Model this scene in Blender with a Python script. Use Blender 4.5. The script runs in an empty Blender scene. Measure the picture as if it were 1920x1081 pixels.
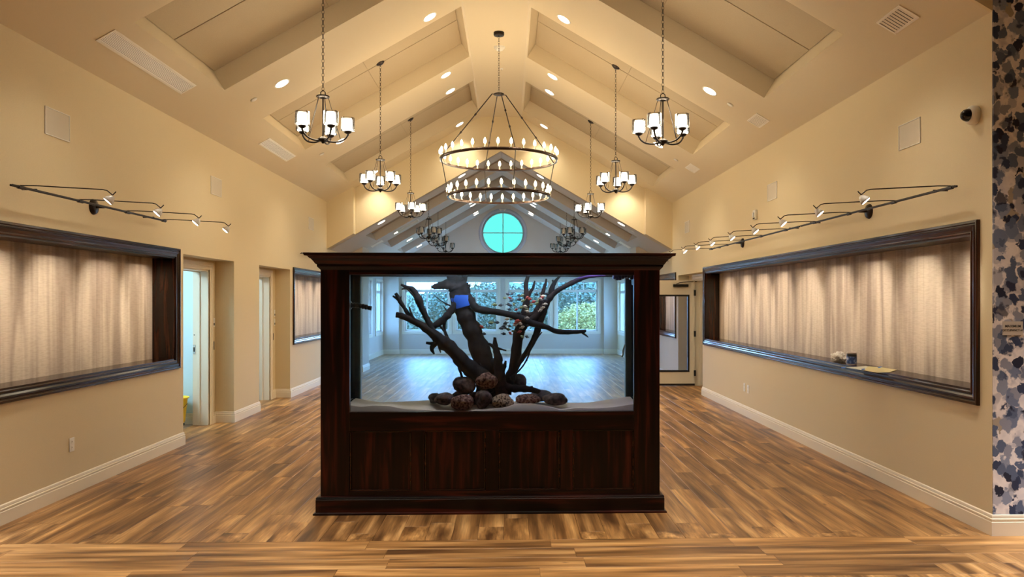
import bpy, bmesh, math, random
from mathutils import Vector, Matrix, noise
random.seed(7)
S = bpy.context.scene
COL = S.collection
PI = math.pi
# ------------------------------------------------------------------ camera
F = 1400.0; T = -0.028; PSI = math.atan(T); CX = 954 - F*T; CY = 564.5; EYE = 1.62
cd = bpy.data.cameras.new('camera'); cam = bpy.data.objects.new('camera', cd); COL.objects.link(cam)
cam.location = (0, 0, EYE); cam.rotation_euler = (PI/2, 0, PSI)
cd.sensor_width = 36; cd.lens = 36*F/1920; cd.shift_x = (960-CX)/1920; cd.shift_y = (CY-540.5)/1920
cd.clip_start = .05; cd.clip_end = 400
S.camera = cam
# ------------------------------------------------------------------ world and exposure
W = bpy.data.worlds.new('world'); S.world = W; W.use_nodes = True
wn = W.node_tree.nodes; wl = W.node_tree.links
bg = wn['Background']; tc = wn.new('ShaderNodeTexCoord'); sp = wn.new('ShaderNodeSeparateXYZ'); rp = wn.new('ShaderNodeValToRGB')
wl.new(tc.outputs['Generated'], sp.inputs[0]); wl.new(sp.outputs['Z'], rp.inputs[0]); wl.new(rp.outputs[0], bg.inputs[0])
rp.color_ramp.elements[0].position = 0.0; rp.color_ramp.elements[0].color = (.42, .66, 1, 1)
rp.color_ramp.elements[1].position = .6; rp.color_ramp.elements[1].color = (.28, .50, 1, 1)
bg.inputs[1].default_value = 30
S.view_settings.view_transform = 'Standard'; S.view_settings.look = 'None'
S.view_settings.exposure = 0.0; S.view_settings.gamma = 1; S.view_settings.use_curve_mapping = False
E_SMALL = 30; E_BIG = 120; E_DOWN = 110; E_TRACK = 90; E_FOYER = 950; E_ROOM = 50
WARM = (1, .86, .62); TRACKC = (1, .89, .74)

def light(name, kind, loc, energy, color, parent=None, **kw):
    d = bpy.data.lights.new(name, kind); d.energy = energy; d.color = color
    for k, v in kw.items():
        if k not in ('aim', 'rot'): setattr(d, k, v)
    o = bpy.data.objects.new(name, d); COL.objects.link(o); o.location = loc
    if 'aim' in kw: o.rotation_euler = (Vector(kw['aim'])-Vector(loc)).to_track_quat('-Z', 'Y').to_euler()
    if 'rot' in kw: o.rotation_euler = kw['rot']
    if parent: o.parent = parent
    return o
# sky portals in the far room's windows
for (x, z, w, h) in ((-2.5, 1.45, 1.35, 1.5), (-1.0, 1.45, 1.3, 1.5), (.62, 1.45, 1.3, 1.5), (2.12, 1.45, 1.3, 1.5), (-.18, 3.74, 1.32, 1.32)):
    p = light('window_portal', 'AREA', (x, 23.32, z), 1, (1, 1, 1), rot=(-PI/2, 0, 0), shape='RECTANGLE', size=w, size_y=h)
    p.data.cycles.is_portal = True

# ------------------------------------------------------------------ materials
def nmat(name):
    m = bpy.data.materials.new(name); m.use_nodes = True
    n = m.node_tree.nodes; l = m.node_tree.links
    return m, n, l, n['Principled BSDF']
def ramp(n, stops):
    r = n.new('ShaderNodeValToRGB'); e = r.color_ramp.elements
    while len(e) < len(stops): e.new(.5)
    for i, (p, c) in enumerate(stops):
        e[i].position = p; e[i].color = (*c, 1)
    return r
def simple(name, col, rough=.5, metal=0, bump=0, scale=200, var=0, coat=0, spec=.5):
    m, n, l, b = nmat(name)
    b.inputs['Base Color'].default_value = (*col, 1); b.inputs['Roughness'].default_value = rough
    b.inputs['Metallic'].default_value = metal; b.inputs['Coat Weight'].default_value = coat
    b.inputs['Specular IOR Level'].default_value = spec
    if bump or var:
        t = n.new('ShaderNodeTexCoord'); no = n.new('ShaderNodeTexNoise'); no.inputs['Scale'].default_value = scale; no.inputs['Detail'].default_value = 3
        l.new(t.outputs['Object'], no.inputs['Vector'])
        if bump:
            bp = n.new('ShaderNodeBump'); bp.inputs['Strength'].default_value = bump; bp.inputs['Distance'].default_value = .002
            l.new(no.outputs['Fac'], bp.inputs['Height']); l.new(bp.outputs[0], b.inputs['Normal'])
        if var:
            r = ramp(n, [(.3, tuple(c*(1-var) for c in col)), (.7, tuple(min(1, c*(1+var)) for c in col))])
            l.new(no.outputs['Fac'], r.inputs[0]); l.new(r.outputs[0], b.inputs['Base Color'])
    return m
def emit(name, col, s):
    m, n, l, b = nmat(name)
    b.inputs['Base Color'].default_value = (*col, 1)
    b.inputs['Emission Color'].default_value = (*col, 1); b.inputs['Emission Strength'].default_value = s
    return m
def pane(name, tint, refl=1.0, rough=0.0):
    m, n, l, b = nmat(name); n.remove(b)
    o = n['Material Output']; tr = n.new('ShaderNodeBsdfTransparent'); tr.inputs[0].default_value = (*tint, 1)
    g = n.new('ShaderNodeBsdfGlossy'); g.inputs['Roughness'].default_value = rough
    f = n.new('ShaderNodeFresnel'); f.inputs[0].default_value = 1.45
    ml = n.new('ShaderNodeMath'); ml.operation = 'MULTIPLY'; ml.inputs[1].default_value = refl; ml.use_clamp = True
    mx = n.new('ShaderNodeMixShader'); l.new(f.outputs[0], ml.inputs[0]); l.new(ml.outputs[0], mx.inputs[0])
    l.new(tr.outputs[0], mx.inputs[1]); l.new(g.outputs[0], mx.inputs[2]); l.new(mx.outputs[0], o.inputs[0])
    return m
def wood(name, axis, dark, mid, light_, rough=.3, coat=.3, scale=1.0, bs=.15, sp_=.5):
    m, n, l, b = nmat(name)
    t = n.new('ShaderNodeTexCoord'); mp = n.new('ShaderNodeMapping')
    sc = [22*scale]*3; sc[axis] = 1.3*scale; mp.inputs['Scale'].default_value = sc
    l.new(t.outputs['Object'], mp.inputs[0])
    a = n.new('ShaderNodeTexNoise'); a.inputs['Scale'].default_value = 1; a.inputs['Detail'].default_value = 6; a.inputs['Distortion'].default_value = .6
    l.new(mp.outputs[0], a.inputs['Vector'])
    r = ramp(n, [(.34, dark), (.52, mid), (.72, light_)])
    l.new(a.outputs['Fac'], r.inputs[0]); l.new(r.outputs[0], b.inputs['Base Color'])
    bp = n.new('ShaderNodeBump'); bp.inputs['Strength'].default_value = bs; bp.inputs['Distance'].default_value = .003
    l.new(a.outputs['Fac'], bp.inputs['Height']); l.new(bp.outputs[0], b.inputs['Normal'])
    b.inputs['Roughness'].default_value = rough; b.inputs['Coat Weight'].default_value = coat; b.inputs['Coat Roughness'].default_value = .15; b.inputs['Specular IOR Level'].default_value = sp_
    return m
M = {}
M['wall'] = simple('wall_paint', (.68, .565, .36), .7, bump=.12, scale=160, var=.03)
M['ceil'] = simple('ceiling_paint', (.69, .59, .42), .75, bump=.08, scale=140, var=.02)
M['acoustic'] = simple('acoustic_fabric', (.47, .38, .255), .9, bump=.6, scale=260, var=.09)
M['groove'] = simple('groove', (.22, .17, .11), .9)
M['trim'] = simple('trim_paint', (.80, .72, .58), .4)
M['white'] = simple('white_plastic', (.80, .78, .72), .4)
M['ceil2'] = simple('far_ceiling_daylit', (.62, .59, .56), .75, bump=.08, scale=140)  # ceiling tone greyed so its colour carries the blue daylight
M['coffer2'] = simple('far_coffer_fabric', (.42, .34, .25), .9)
M['speaker'] = simple('speaker_cloth', (.62, .56, .46), .8, bump=.2, scale=600)
M['vent'] = simple('vent_metal', (.88, .84, .76), .45)
M['dark'] = simple('duct_dark', (.02, .02, .02), .8)
M['bronze'] = simple('oil_rubbed_bronze', (.022, .015, .012), .35, .6)
M['ringmetal'] = simple('ring_bronze', (.05, .028, .02), .3, .7)
M['black'] = simple('black_plastic', (.01, .01, .011), .3)
M['chrome'] = simple('chrome', (.75, .75, .75), .15, 1)
DK = ((.0015, .0004, .0004), (.010, .0017, .0012), (.075, .012, .006))
for i, a in enumerate('xyz'): M['wood_'+a] = wood('mahogany_'+a, i, *DK, rough=.33, coat=0, bs=.05, sp_=.28)
NK = ((.004, .001, .0006), (.020, .005, .002), (.085, .024, .009))
for i, a in enumerate('xyz'): M['oak_'+a] = wood('stained_oak_'+a, i, *NK, rough=.16, coat=0, bs=.03, sp_=.42)
M['room'] = simple('side_room_paint', (.55, .70, .76), .7)
M['yellow'] = simple('yellow_plastic', (.85, .62, .03), .4)
M['hall2wall'] = simple('far_wall_paint', (.58, .53, .48), .7, bump=.1, scale=160)
M['lamp_on'] = emit('downlight_lens', (1, .93, .80), 9)
M['shade_on'] = emit('lit_frosted_shade', (1, .95, .84), 2.6)
M['bulb_on'] = emit('lit_candle_bulb', (1, .80, .48), 16)
M['spot_on'] = emit('spot_lens', (1, .95, .88), 14)
M['clear'] = pane('clear_glass_shade', (.93, .93, .92), .9, .05)
M['shade_off'] = simple('unlit_frosted_shade', (.75, .78, .80), .4)
M['glass'] = pane('window_glass', (.93, .98, .98), .5)
M['cyan_glass'] = pane('tinted_round_glass', (.013, .055, .031), .3)
M['tank_glass'] = pane('aquarium_glass', (.94, .98, .99), 1.0)
M['tank_side'] = pane('aquarium_side_glass', (.55, .70, .72), 1.6)
def water_mat(name, tint, haze):
    m, n, l, b = nmat(name); n.remove(b)
    tr = n.new('ShaderNodeBsdfTransparent'); tr.inputs[0].default_value = (*tint, 1)
    ts = n.new('ShaderNodeBsdfTranslucent'); ts.inputs[0].default_value = (.55, .82, 1, 1)
    mx = n.new('ShaderNodeMixShader'); mx.inputs[0].default_value = haze
    l.new(tr.outputs[0], mx.inputs[1]); l.new(ts.outputs[0], mx.inputs[2]); l.new(mx.outputs[0], n['Material Output'].inputs[0]); return m
M['water'] = water_mat('aquarium_water', (.88, .95, 1), .008)
M['tank_back'] = water_mat('hazed_back_glass', (.90, .96, 1), .13)  # translucent layer puts the water's light haze onto the clear back glass
M['candle'] = simple('candle_sleeve', (.55, .50, .42), .5)

def floor_mat():
    m, n, l, b = nmat('vinyl_oak_plank')
    t = n.new('ShaderNodeTexCoord'); oi = n.new('ShaderNodeObjectInfo'); at_ = n.new('ShaderNodeAttribute'); at_.attribute_name = 'rnd'
    ad = n.new('ShaderNodeMath'); ad.operation = 'ADD'; l.new(oi.outputs['Random'], ad.inputs[0]); l.new(at_.outputs['Fac'], ad.inputs[1])
    fr = n.new('ShaderNodeMath'); fr.operation = 'FRACT'; l.new(ad.outputs[0], fr.inputs[0])
    ms = n.new('ShaderNodeMath'); ms.operation = 'MULTIPLY'; ms.inputs[1].default_value = 97; l.new(ad.outputs[0], ms.inputs[0])
    cb = n.new('ShaderNodeCombineXYZ'); l.new(ms.outputs[0], cb.inputs[0]); l.new(ms.outputs[0], cb.inputs[2])
    va = n.new('ShaderNodeVectorMath'); va.operation = 'ADD'; l.new(t.outputs['Object'], va.inputs[0]); l.new(cb.outputs[0], va.inputs[1])
    def nz(sx, sy, det, dist):
        mp = n.new('ShaderNodeMapping'); mp.inputs['Scale'].default_value = (sx, sy, 1); l.new(va.outputs[0], mp.inputs[0])
        a = n.new('ShaderNodeTexNoise'); a.inputs['Scale'].default_value = 1; a.inputs['Detail'].default_value = det; a.inputs['Distortion'].default_value = dist
        l.new(mp.outputs[0], a.inputs['Vector']); return a
    a = nz(11, .8, 4, .15); f = nz(80, 2.2, 6, .2); k = nz(16, 5, 2, 0)
    r = ramp(n, [(.30, (.085, .036, .012)), (.43, (.22, .108, .035)), (.55, (.40, .210, .074)), (.70, (.68, .41, .17))])
    l.new(a.outputs['Fac'], r.inputs[0])
    r2 = ramp(n, [(.3, (.62, .60, .58)), (.7, (1.15, 1.12, 1.08))]); l.new(f.outputs['Fac'], r2.inputs[0])
    mu = n.new('ShaderNodeMix'); mu.data_type = 'RGBA'; mu.blend_type = 'MULTIPLY'; mu.inputs[0].default_value = 1
    l.new(r.outputs[0], mu.inputs[6]); l.new(r2.outputs[0], mu.inputs[7])
    r3 = ramp(n, [(0, (.88, .88, .90)), (.5, (1, 1, 1)), (1, (1.10, 1.07, 1.0))]); l.new(fr.outputs[0], r3.inputs[0])
    m2 = n.new('ShaderNodeMix'); m2.data_type = 'RGBA'; m2.blend_type = 'MULTIPLY'; m2.inputs[0].default_value = 1
    l.new(mu.outputs[2], m2.inputs[6]); l.new(r3.outputs[0], m2.inputs[7])
    r4 = ramp(n, [(.70, (1, 1, 1)), (.80, (.28, .22, .2))]); l.new(k.outputs['Fac'], r4.inputs[0])
    m3 = n.new('ShaderNodeMix'); m3.data_type = 'RGBA'; m3.blend_type = 'MULTIPLY'; m3.inputs[0].default_value = .9
    l.new(m2.outputs[2], m3.inputs[6]); l.new(r4.outputs[0], m3.inputs[7]); l.new(m3.outputs[2], b.inputs['Base Color'])
    bp = n.new('ShaderNodeBump'); bp.inputs['Strength'].default_value = .12; bp.inputs['Distance'].default_value = .002
    l.new(f.outputs['Fac'], bp.inputs['Height']); l.new(bp.outputs[0], b.inputs['Normal'])
    b.inputs['Roughness'].default_value = .42
    return m
M['floor'] = floor_mat()

def fabric_mat():
    m, n, l, b = nmat('moire_wall_fabric')
    t = n.new('ShaderNodeTexCoord')
    mp = n.new('ShaderNodeMapping'); mp.inputs['Scale'].default_value = (1, 7.5, .55); l.new(t.outputs['Object'], mp.inputs[0])
    a = n.new('ShaderNodeTexNoise'); a.inputs['Scale'].default_value = 1; a.inputs['Detail'].default_value = 2; a.inputs['Distortion'].default_value = .5
    l.new(mp.outputs[0], a.inputs['Vector'])
    mp2 = n.new('ShaderNodeMapping'); mp2.inputs['Scale'].default_value = (1, 14, 130); l.new(t.outputs['Object'], mp2.inputs[0])
    c = n.new('ShaderNodeTexNoise'); c.inputs['Scale'].default_value = 1; c.inputs['Detail'].default_value = 2; l.new(mp2.outputs[0], c.inputs['Vector'])
    r = ramp(n, [(.36, (.30, .225, .165)), (.5, (.42, .33, .245)), (.64, (.53, .43, .325))]); l.new(a.outputs['Fac'], r.inputs[0])
    r2 = ramp(n, [(.42, (.82, .80, .78)), (.52, (1.06, 1.06, 1.06))]); l.new(c.outputs['Fac'], r2.inputs[0])
    mu = n.new('ShaderNodeMix'); mu.data_type = 'RGBA'; mu.blend_type = 'MULTIPLY'; mu.inputs[0].default_value = .4
    l.new(r.outputs[0], mu.inputs[6]); l.new(r2.outputs[0], mu.inputs[7]); l.new(mu.outputs[2], b.inputs['Base Color'])
    rr = n.new('ShaderNodeMapRange'); rr.inputs[3].default_value = .5; rr.inputs[4].default_value = .8; l.new(a.outputs['Fac'], rr.inputs[0]); l.new(rr.outputs[0], b.inputs['Roughness'])
    bp = n.new('ShaderNodeBump'); bp.inputs['Strength'].default_value = .25; bp.inputs['Distance'].default_value = .002
    l.new(c.outputs['Fac'], bp.inputs['Height']); l.new(bp.outputs[0], b.inputs['Normal'])
    return m
M['fabric'] = fabric_mat()

def wallpaper_mat():
    m, n, l, b = nmat('watercolour_wallpaper')
    t = n.new('ShaderNodeTexCoord')
    wn_ = n.new('ShaderNodeTexNoise'); wn_.inputs['Scale'].default_value = 18; wn_.inputs['Detail'].default_value = 5
    l.new(t.outputs['Object'], wn_.inputs['Vector'])
    sc = n.new('ShaderNodeVectorMath'); sc.operation = 'MULTIPLY_ADD'; sc.inputs[1].default_value = (.09, .09, .09)
    l.new(wn_.outputs['Color'], sc.inputs[0]); l.new(t.outputs['Object'], sc.inputs[2])
    def layer(scale, off, thr, stops):
        mp = n.new('ShaderNodeMapping'); mp.inputs['Scale'].default_value = (scale, scale, scale*.8); mp.inputs['Location'].default_value = off
        l.new(sc.outputs[0], mp.inputs[0])
        v = n.new('ShaderNodeTexVoronoi'); v.inputs['Scale'].default_value = 1; l.new(mp.outputs[0], v.inputs['Vector'])
        s = n.new('ShaderNodeSeparateColor'); l.new(v.outputs['Color'], s.inputs[0])
        c = ramp(n, stops); c.color_ramp.interpolation = 'CONSTANT'; l.new(s.outputs[0], c.inputs[0])
        a = ramp(n, [(thr, (1, 1, 1)), (thr+.09, (0, 0, 0))]); l.new(v.outputs['Distance'], a.inputs[0])
        g = ramp(n, [(.35, (0, 0, 0)), (.42, (1, 1, 1))]); l.new(s.outputs[1], g.inputs[0])
        k = n.new('ShaderNodeMath'); k.operation = 'MULTIPLY'; l.new(a.outputs[0], k.inputs[0]); l.new(g.outputs[0], k.inputs[1])
        return c, k
    base = n.new('ShaderNodeTexNoise'); base.inputs['Scale'].default_value = 9; l.new(t.outputs['Object'], base.inputs['Vector'])
    cur = ramp(n, [(.36, (.58, .58, .66)), (.46, (.90, .87, .90)), (.68, (.74, .73, .80))]); l.new(base.outputs['Fac'], cur.inputs[0]); out = cur.outputs[0]
    for (s_, off, thr, stops) in (
        (11, (0, 0, 0), .58, [(0, (.26, .31, .45)), (.4, (.48, .50, .60)), (.70, (.42, .37, .31)), (.8, (.17, .22, .36))]),
        (15, (3.3, 1, 2.1), .50, [(0, (.10, .14, .25)), (.35, (.03, .05, .12)), (.6, (.28, .31, .42)), (.85, (.012, .018, .05))]),
        (10, (7.7, 4, 5.1), .36, [(0, (.012, .018, .05)), (.5, (.04, .065, .14)), (.75, (.02, .03, .08))])):
        c, k = layer(s_, off, thr, stops)
        mx = n.new('ShaderNodeMix'); mx.data_type = 'RGBA'; l.new(k.outputs[0], mx.inputs[0]); l.new(out, mx.inputs[6]); l.new(c.outputs[0], mx.inputs[7]); out = mx.outputs[2]
    l.new(out, b.inputs['Base Color']); b.inputs['Roughness'].default_value = .7
    return m
M['wallpaper'] = wallpaper_mat()

def rock_mat(name, stops, scale=55):
    m, n, l, b = nmat(name)
    t = n.new('ShaderNodeTexCoord'); a = n.new('ShaderNodeTexNoise'); a.inputs['Scale'].default_value = scale; a.inputs['Detail'].default_value = 4
    l.new(t.outputs['Object'], a.inputs['Vector']); r = ramp(n, stops); l.new(a.outputs['Fac'], r.inputs[0]); l.new(r.outputs[0], b.inputs['Base Color'])
    bp = n.new('ShaderNodeBump'); bp.inputs['Strength'].default_value = .4; bp.inputs['Distance'].default_value = .004
    l.new(a.outputs['Fac'], bp.inputs['Height']); l.new(bp.outputs[0], b.inputs['Normal']); b.inputs['Roughness'].default_value = .8; b.inputs['Specular IOR Level'].default_value = .15
    return m
M['rock_red'] = rock_mat('red_granite', [(.40, (.07, .026, .022)), (.5, (.26, .115, .09)), (.62, (.42, .24, .18))])
M['rock_speck'] = rock_mat('speckled_granite', [(.42, (.04, .018, .014)), (.48, (.42, .26, .17)), (.60, (.55, .36, .25))], 70)
M['rock_grey'] = rock_mat('grey_stone', [(.35, (.08, .07, .075)), (.6, (.20, .17, .17))], 30)
M['rock_dark'] = rock_mat('dark_stone', [(.35, (.05, .034, .034)), (.6, (.17, .105, .095))], 35)
M['sand'] = simple('aquarium_sand', (.80, .60, .51), .95, bump=.6, scale=400, var=.12)
M['drift'] = rock_mat('driftwood_bark', [(.35, (.008, .007, .009)), (.6, (.026, .022, .027))], 26)
M['driftdark'] = rock_mat('dark_driftwood', [(.35, (.006, .004, .006)), (.6, (.022, .012, .014))], 26)
M['bluewrap'] = simple('blue_wrap', (.012, .10, .55), .5, bump=.4, scale=90)

# ------------------------------------------------------------------ mesh helpers
class MB:
    def __init__(s): s.v = []; s.f = []; s.sm = []
    def add(s, vs, fs, smooth=False):
        k = len(s.v); s.v += [tuple(v) for v in vs]; s.f += [tuple(i+k for i in f) for f in fs]; s.sm += [smooth]*len(fs); return s
    def box(s, x0, x1, y0, y1, z0, z1):
        v = [(x0, y0, z0), (x1, y0, z0), (x1, y1, z0), (x0, y1, z0), (x0, y0, z1), (x1, y0, z1), (x1, y1, z1), (x0, y1, z1)]
        return s.add(v, [(0, 3, 2, 1), (4, 5, 6, 7), (0, 1, 5, 4), (1, 2, 6, 5), (2, 3, 7, 6), (3, 0, 4, 7)])
    def quad(s, a, b, c, d): return s.add([a, b, c, d], [(0, 1, 2, 3)])
    def tube(s, pts, r, seg=8, caps=True):
        pts = [Vector(p) for p in pts]; n = len(pts); rr = r if isinstance(r, (list, tuple)) else [r]*n
        vs = []; up = None
        for i, p in enumerate(pts):
            d = (pts[min(i+1, n-1)]-pts[max(i-1, 0)]).normalized()
            if up is None: up = Vector((0, 0, 1)) if abs(d.z) < .9 else Vector((1, 0, 0))
            a = d.cross(up).normalized(); up = a.cross(d).normalized()
            for k in range(seg):
                t = 2*PI*k/seg; vs.append(p+(a*math.cos(t)+up*math.sin(t))*rr[i])
        fs = [(i*seg+k, i*seg+(k+1) % seg, (i+1)*seg+(k+1) % seg, (i+1)*seg+k) for i in range(n-1) for k in range(seg)]
        s.add(vs, fs, True)
        if caps: s.add(vs[:seg], [tuple(range(seg))[::-1]]); s.add(vs[-seg:], [tuple(range(seg))])
        return s
    def lathe(s, prof, c=(0, 0, 0), seg=20, mat=None):
        vs = []
        for (r, z) in prof:
            for k in range(seg):
                t = 2*PI*k/seg; v = Vector((r*math.cos(t), r*math.sin(t), z))
                if mat: v = mat @ v
                vs.append(v+Vector(c))
        fs = [(i*seg+k, i*seg+(k+1) % seg, (i+1)*seg+(k+1) % seg, (i+1)*seg+k) for i in range(len(prof)-1) for k in range(seg)]
        return s.add(vs, fs, True)
    def torus(s, c, R, r, seg=24, ring=6, m=None, sx=1):
        vs = []
        for i in range(seg):
            a = 2*PI*i/seg
            for j in range(ring):
                b = 2*PI*j/ring; v = Vector(((R+r*math.cos(b))*math.cos(a)*sx, (R+r*math.cos(b))*math.sin(a), r*math.sin(b)))
                if m: v = m @ v
                vs.append(v+Vector(c))
        fs = [(i*ring+j, ((i+1) % seg)*ring+j, ((i+1) % seg)*ring+(j+1) % ring, i*ring+(j+1) % ring) for i in range(seg) for j in range(ring)]
        return s.add(vs, fs, True)
    def prism_y(s, poly, y0, y1):
        n = len(poly); v = [(x, y0, z) for x, z in poly]+[(x, y1, z) for x, z in poly]
        f = [tuple(range(n)), tuple(range(2*n-1, n-1, -1))]+[(i, i+n, (i+1) % n+n, (i+1) % n) for i in range(n)]
        return s.add(v, f)
    def sweep_rect(s, prof, x0, x1, y0, y1):
        """profile of (outward offset, z) carried round a rectangle"""
        vs = []
        for o, z in prof: vs += [(x0-o, y0-o, z), (x1+o, y0-o, z), (x1+o, y1+o, z), (x0-o, y1+o, z)]
        fs = [(i*4+k, i*4+(k+1) % 4, (i+1)*4+(k+1) % 4, (i+1)*4+k) for i in range(len(prof)-1) for k in range(4)]
        n = len(prof)-1
        return s.add(vs, fs+[(3, 2, 1, 0), (n*4, n*4+1, n*4+2, n*4+3)])
    def mesh(s, name, mat):
        me = bpy.data.meshes.new(name); me.from_pydata(s.v, [], s.f)
        me.polygons.foreach_set('use_smooth', s.sm); me.materials.append(mat); me.update(); return me
    def build(s, name, mat, parent=None, bevel=0, loc=None):
        o = bpy.data.objects.new(name, s.mesh(name, mat)); COL.objects.link(o)
        if parent: o.parent = parent
        if loc: o.location = loc
        if bevel:
            b = o.modifiers.new('bevel', 'BEVEL'); b.width = bevel; b.segments = 2; b.limit_method = 'ANGLE'
        return o
def tag(o, label=None, cat=None, group=None, kind=None):
    for k, v in (('label', label), ('category', cat), ('group', group), ('kind', kind)):
        if v: o[k] = v
    return o
def empty(name, loc=(0, 0, 0), rot=(0, 0, 0), **kw):
    o = bpy.data.objects.new(name, None); COL.objects.link(o); o.location = loc; o.rotation_euler = rot; o.empty_display_size = .1
    return tag(o, **kw)
def struct(mb, name, mat, parent=None, **k):
    o = mb.build(name, mat, parent, **k)
    if not parent: o['kind'] = 'structure'
    return o
def copy_tree(o, parent=None):
    c = o.copy(); COL.objects.link(c)
    if parent: c.parent = parent
    for ch in list(o.children): copy_tree(ch, c)
    return c
_c, _s = math.cos(PSI), math.sin(PSI)
def ray(px, py):
    a = (px-CX)/F; b = (CY-py)/F
    return Vector((a*_c-_s, a*_s+_c, b))
def on_y(px, py, y): r = ray(px, py); return Vector((0, 0, EYE))+r*(y/r.y)     # measured point on a plane of depth y
def on_x(px, py, x): r = ray(px, py); return Vector((0, 0, EYE))+r*(x/r.x)
def on_z(px, py, z): r = ray(px, py); return Vector((0, 0, EYE))+r*((z-EYE)/r.z)

# ------------------------------------------------------------------ the rooms' measures
XL, XR, Y0, Y1, Y2 = -3.68, 3.35, 5.08, 15.2, 23.1
SL = .577; TH = math.atan(SL); CT = math.cos(TH)
ZE, ZF = 3.63, 5.415           # eave height, flat ridge strip
ZE2 = 2.68                      # eave height of the lower far room
RID = -.165

# floor: sub floor, then planks
floor = struct(MB().box(-7.5, 7.5, -4, 24.2, -.12, -.012), 'floor', simple('subfloor', (.05, .03, .02), .9))
PW, PL = .178, 1.22
def plank_vs(w, l):
    c = .0016; g = .0006; t = -.012
    a, b = w/2-g, l/2-g; A, B = a-c, b-c
    v = [(-a, -b, t), (a, -b, t), (a, b, t), (-a, b, t), (-a, -b, -c), (a, -b, -c), (a, b, -c), (-a, b, -c), (-A, -B, 0), (A, -B, 0), (A, B, 0), (-A, B, 0)]
    f = [(8, 9, 10, 11)]
    for q in (0, 4): f += [(q+k, q+(k+1) % 4, q+4+(k+1) % 4, q+4+k) for k in range(4)]
    return v, f
planks = []                     # cx, cy, length, turned
rr = random.Random(3)
x = -4.13+PW/2
while x < 3.75:
    y = Y0-rr.random()*PL
    while y < Y2:
        a, b = max(y, Y0), min(y+PL, Y2+.05)
        if b-a > .002: planks.append((x, (a+b)/2, b-a, 0))
        y += PL
    x += PW
for k in range(4):
    y = Y0-PW*(k+.5); x = -5.2-rr.random()*PL
    while x < 4.9:
        planks.append((x+PL/2, y, PL, 1)); x += PL
def seen(p):
    x, y = p[0], p[1]
    px = 954+F*x/y
    hid = -1.3 < x < 1.05 and y > 6.2
    return (y if abs(px-960) < 1010 and not hid else y+40)
planks.sort(key=seen)
v, f = plank_vs(PW, PL)
pm = MB().add(v, f).mesh('plank', M['floor'])
for (x, y, l, tr) in planks[:298]:
    o = bpy.data.objects.new('plank', pm); COL.objects.link(o); o.parent = floor; o.location = (x, y, 0); o.scale.y = l/PL
    if tr: o.rotation_euler.z = PI/2
mb = MB(); rn = []
for (x, y, l, tr) in planks[298:]:
    v, f = plank_vs(PW, l); q = rr.random()
    mb.add([((vy, vx)[0]+x, (vy, vx)[1]+y, vz) if tr else (vx+x, vy+y, vz) for vx, vy, vz in v], f); rn += [q]*len(f)
o = mb.build('plank', M['floor'], floor); o['kind'] = 'stuff'
at_ = o.data.attributes.new('rnd', 'FLOAT', 'FACE'); at_.data.foreach_set('value', rn)
mb = MB(); y = Y0-PW*4
rn = []
for k in range(46):
    xx = -7.4
    while xx < 7.4:
        v, f = plank_vs(PW, 2.44); q = rr.random(); yy = y-PW*(k+.5)
        mb.add([(vy+xx+1.22, vx+yy, vz) for vx, vy, vz in v], f); rn += [q]*len(f); xx += 2.44
o = mb.build('plank', M['floor'], floor); o['kind'] = 'stuff'
at_ = o.data.attributes.new('rnd', 'FLOAT', 'FACE'); at_.data.foreach_set('value', rn)
struct(MB().box(-7.3, -4.13, 7.4, 13.4, -.012, 0), 'floor', simple('side_room_floor', (.30, .24, .19), .5))

# walls with holes (list of y0, y1, z0, z1) built from abutting blocks
def wall_blocks(mb, x0, x1, ya, yb, za, zb, holes):
    holes = sorted(holes); y = ya
    for (h0, h1, g0, g1) in holes:
        if h0 > y: mb.box(x0, x1, y, h0, za, zb)
        if g0 > za: mb.box(x0, x1, h0, h1, za, g0)
        if g1 < zb: mb.box(x0, x1, h0, h1, g1, zb)
        y = h1
    if y < yb: mb.box(x0, x1, y, yb, za, zb)
    return mb
ND = .25
NICH = {'A': (XL, -1, 5.35, 8.34), 'B': (XL, -1, 12.92, 16.5), 'C': (XR, 1, 5.31, 12.64), 'D': (XR, 1, 14.95, 17.0)}
NZ0, NZ1 = .97, 2.11
REC1, REC2, REC3 = (8.55, 10.11), (11.12, 12.68), (12.82, 14.68)
wl_ = wall_blocks(MB(), XL-ND, XL, Y0+.02, 17.4, 0, 3.72,
    [(5.35, 8.34, NZ0, NZ1), (*REC1, 0, 2.155), (*REC2, 0, 2.155), (12.92, 16.5, NZ0, NZ1)])
struct(wl_, 'wall_left', M['wall'])
wr_ = wall_blocks(MB(), XR, XR+ND, Y0+.006, Y2, 0, 3.72,
    [(5.31, 12.64, NZ0, NZ1), (*REC3, 0, 2.13), (14.95, 17.0, NZ0, NZ1), (19.5, 20.9, .70, 2.2), (21.4, 22.75, .70, 2.2)])
struct(wr_, 'wall_right', M['wall'])
# door walls at the back of the recesses
XD = XL-ND
D1, D2, D3 = (8.98, 9.90), (11.47, 12.39), (13.33, 14.25)
struct(wall_blocks(MB(), XD-.2, XD-.001, 8.3, 12.9, 0, 2.6, [(*D1, 0, 2.03), (*D2, 0, 2.03)]), 'wall_left', M['wall'])
XD3 = XR+.21
struct(wall_blocks(MB(), XR+.211, XR+.40, 12.7, 14.8, 0, 2.5, [(*D3, 0, 2.03)]), 'wall_right', M['wall'])
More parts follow.
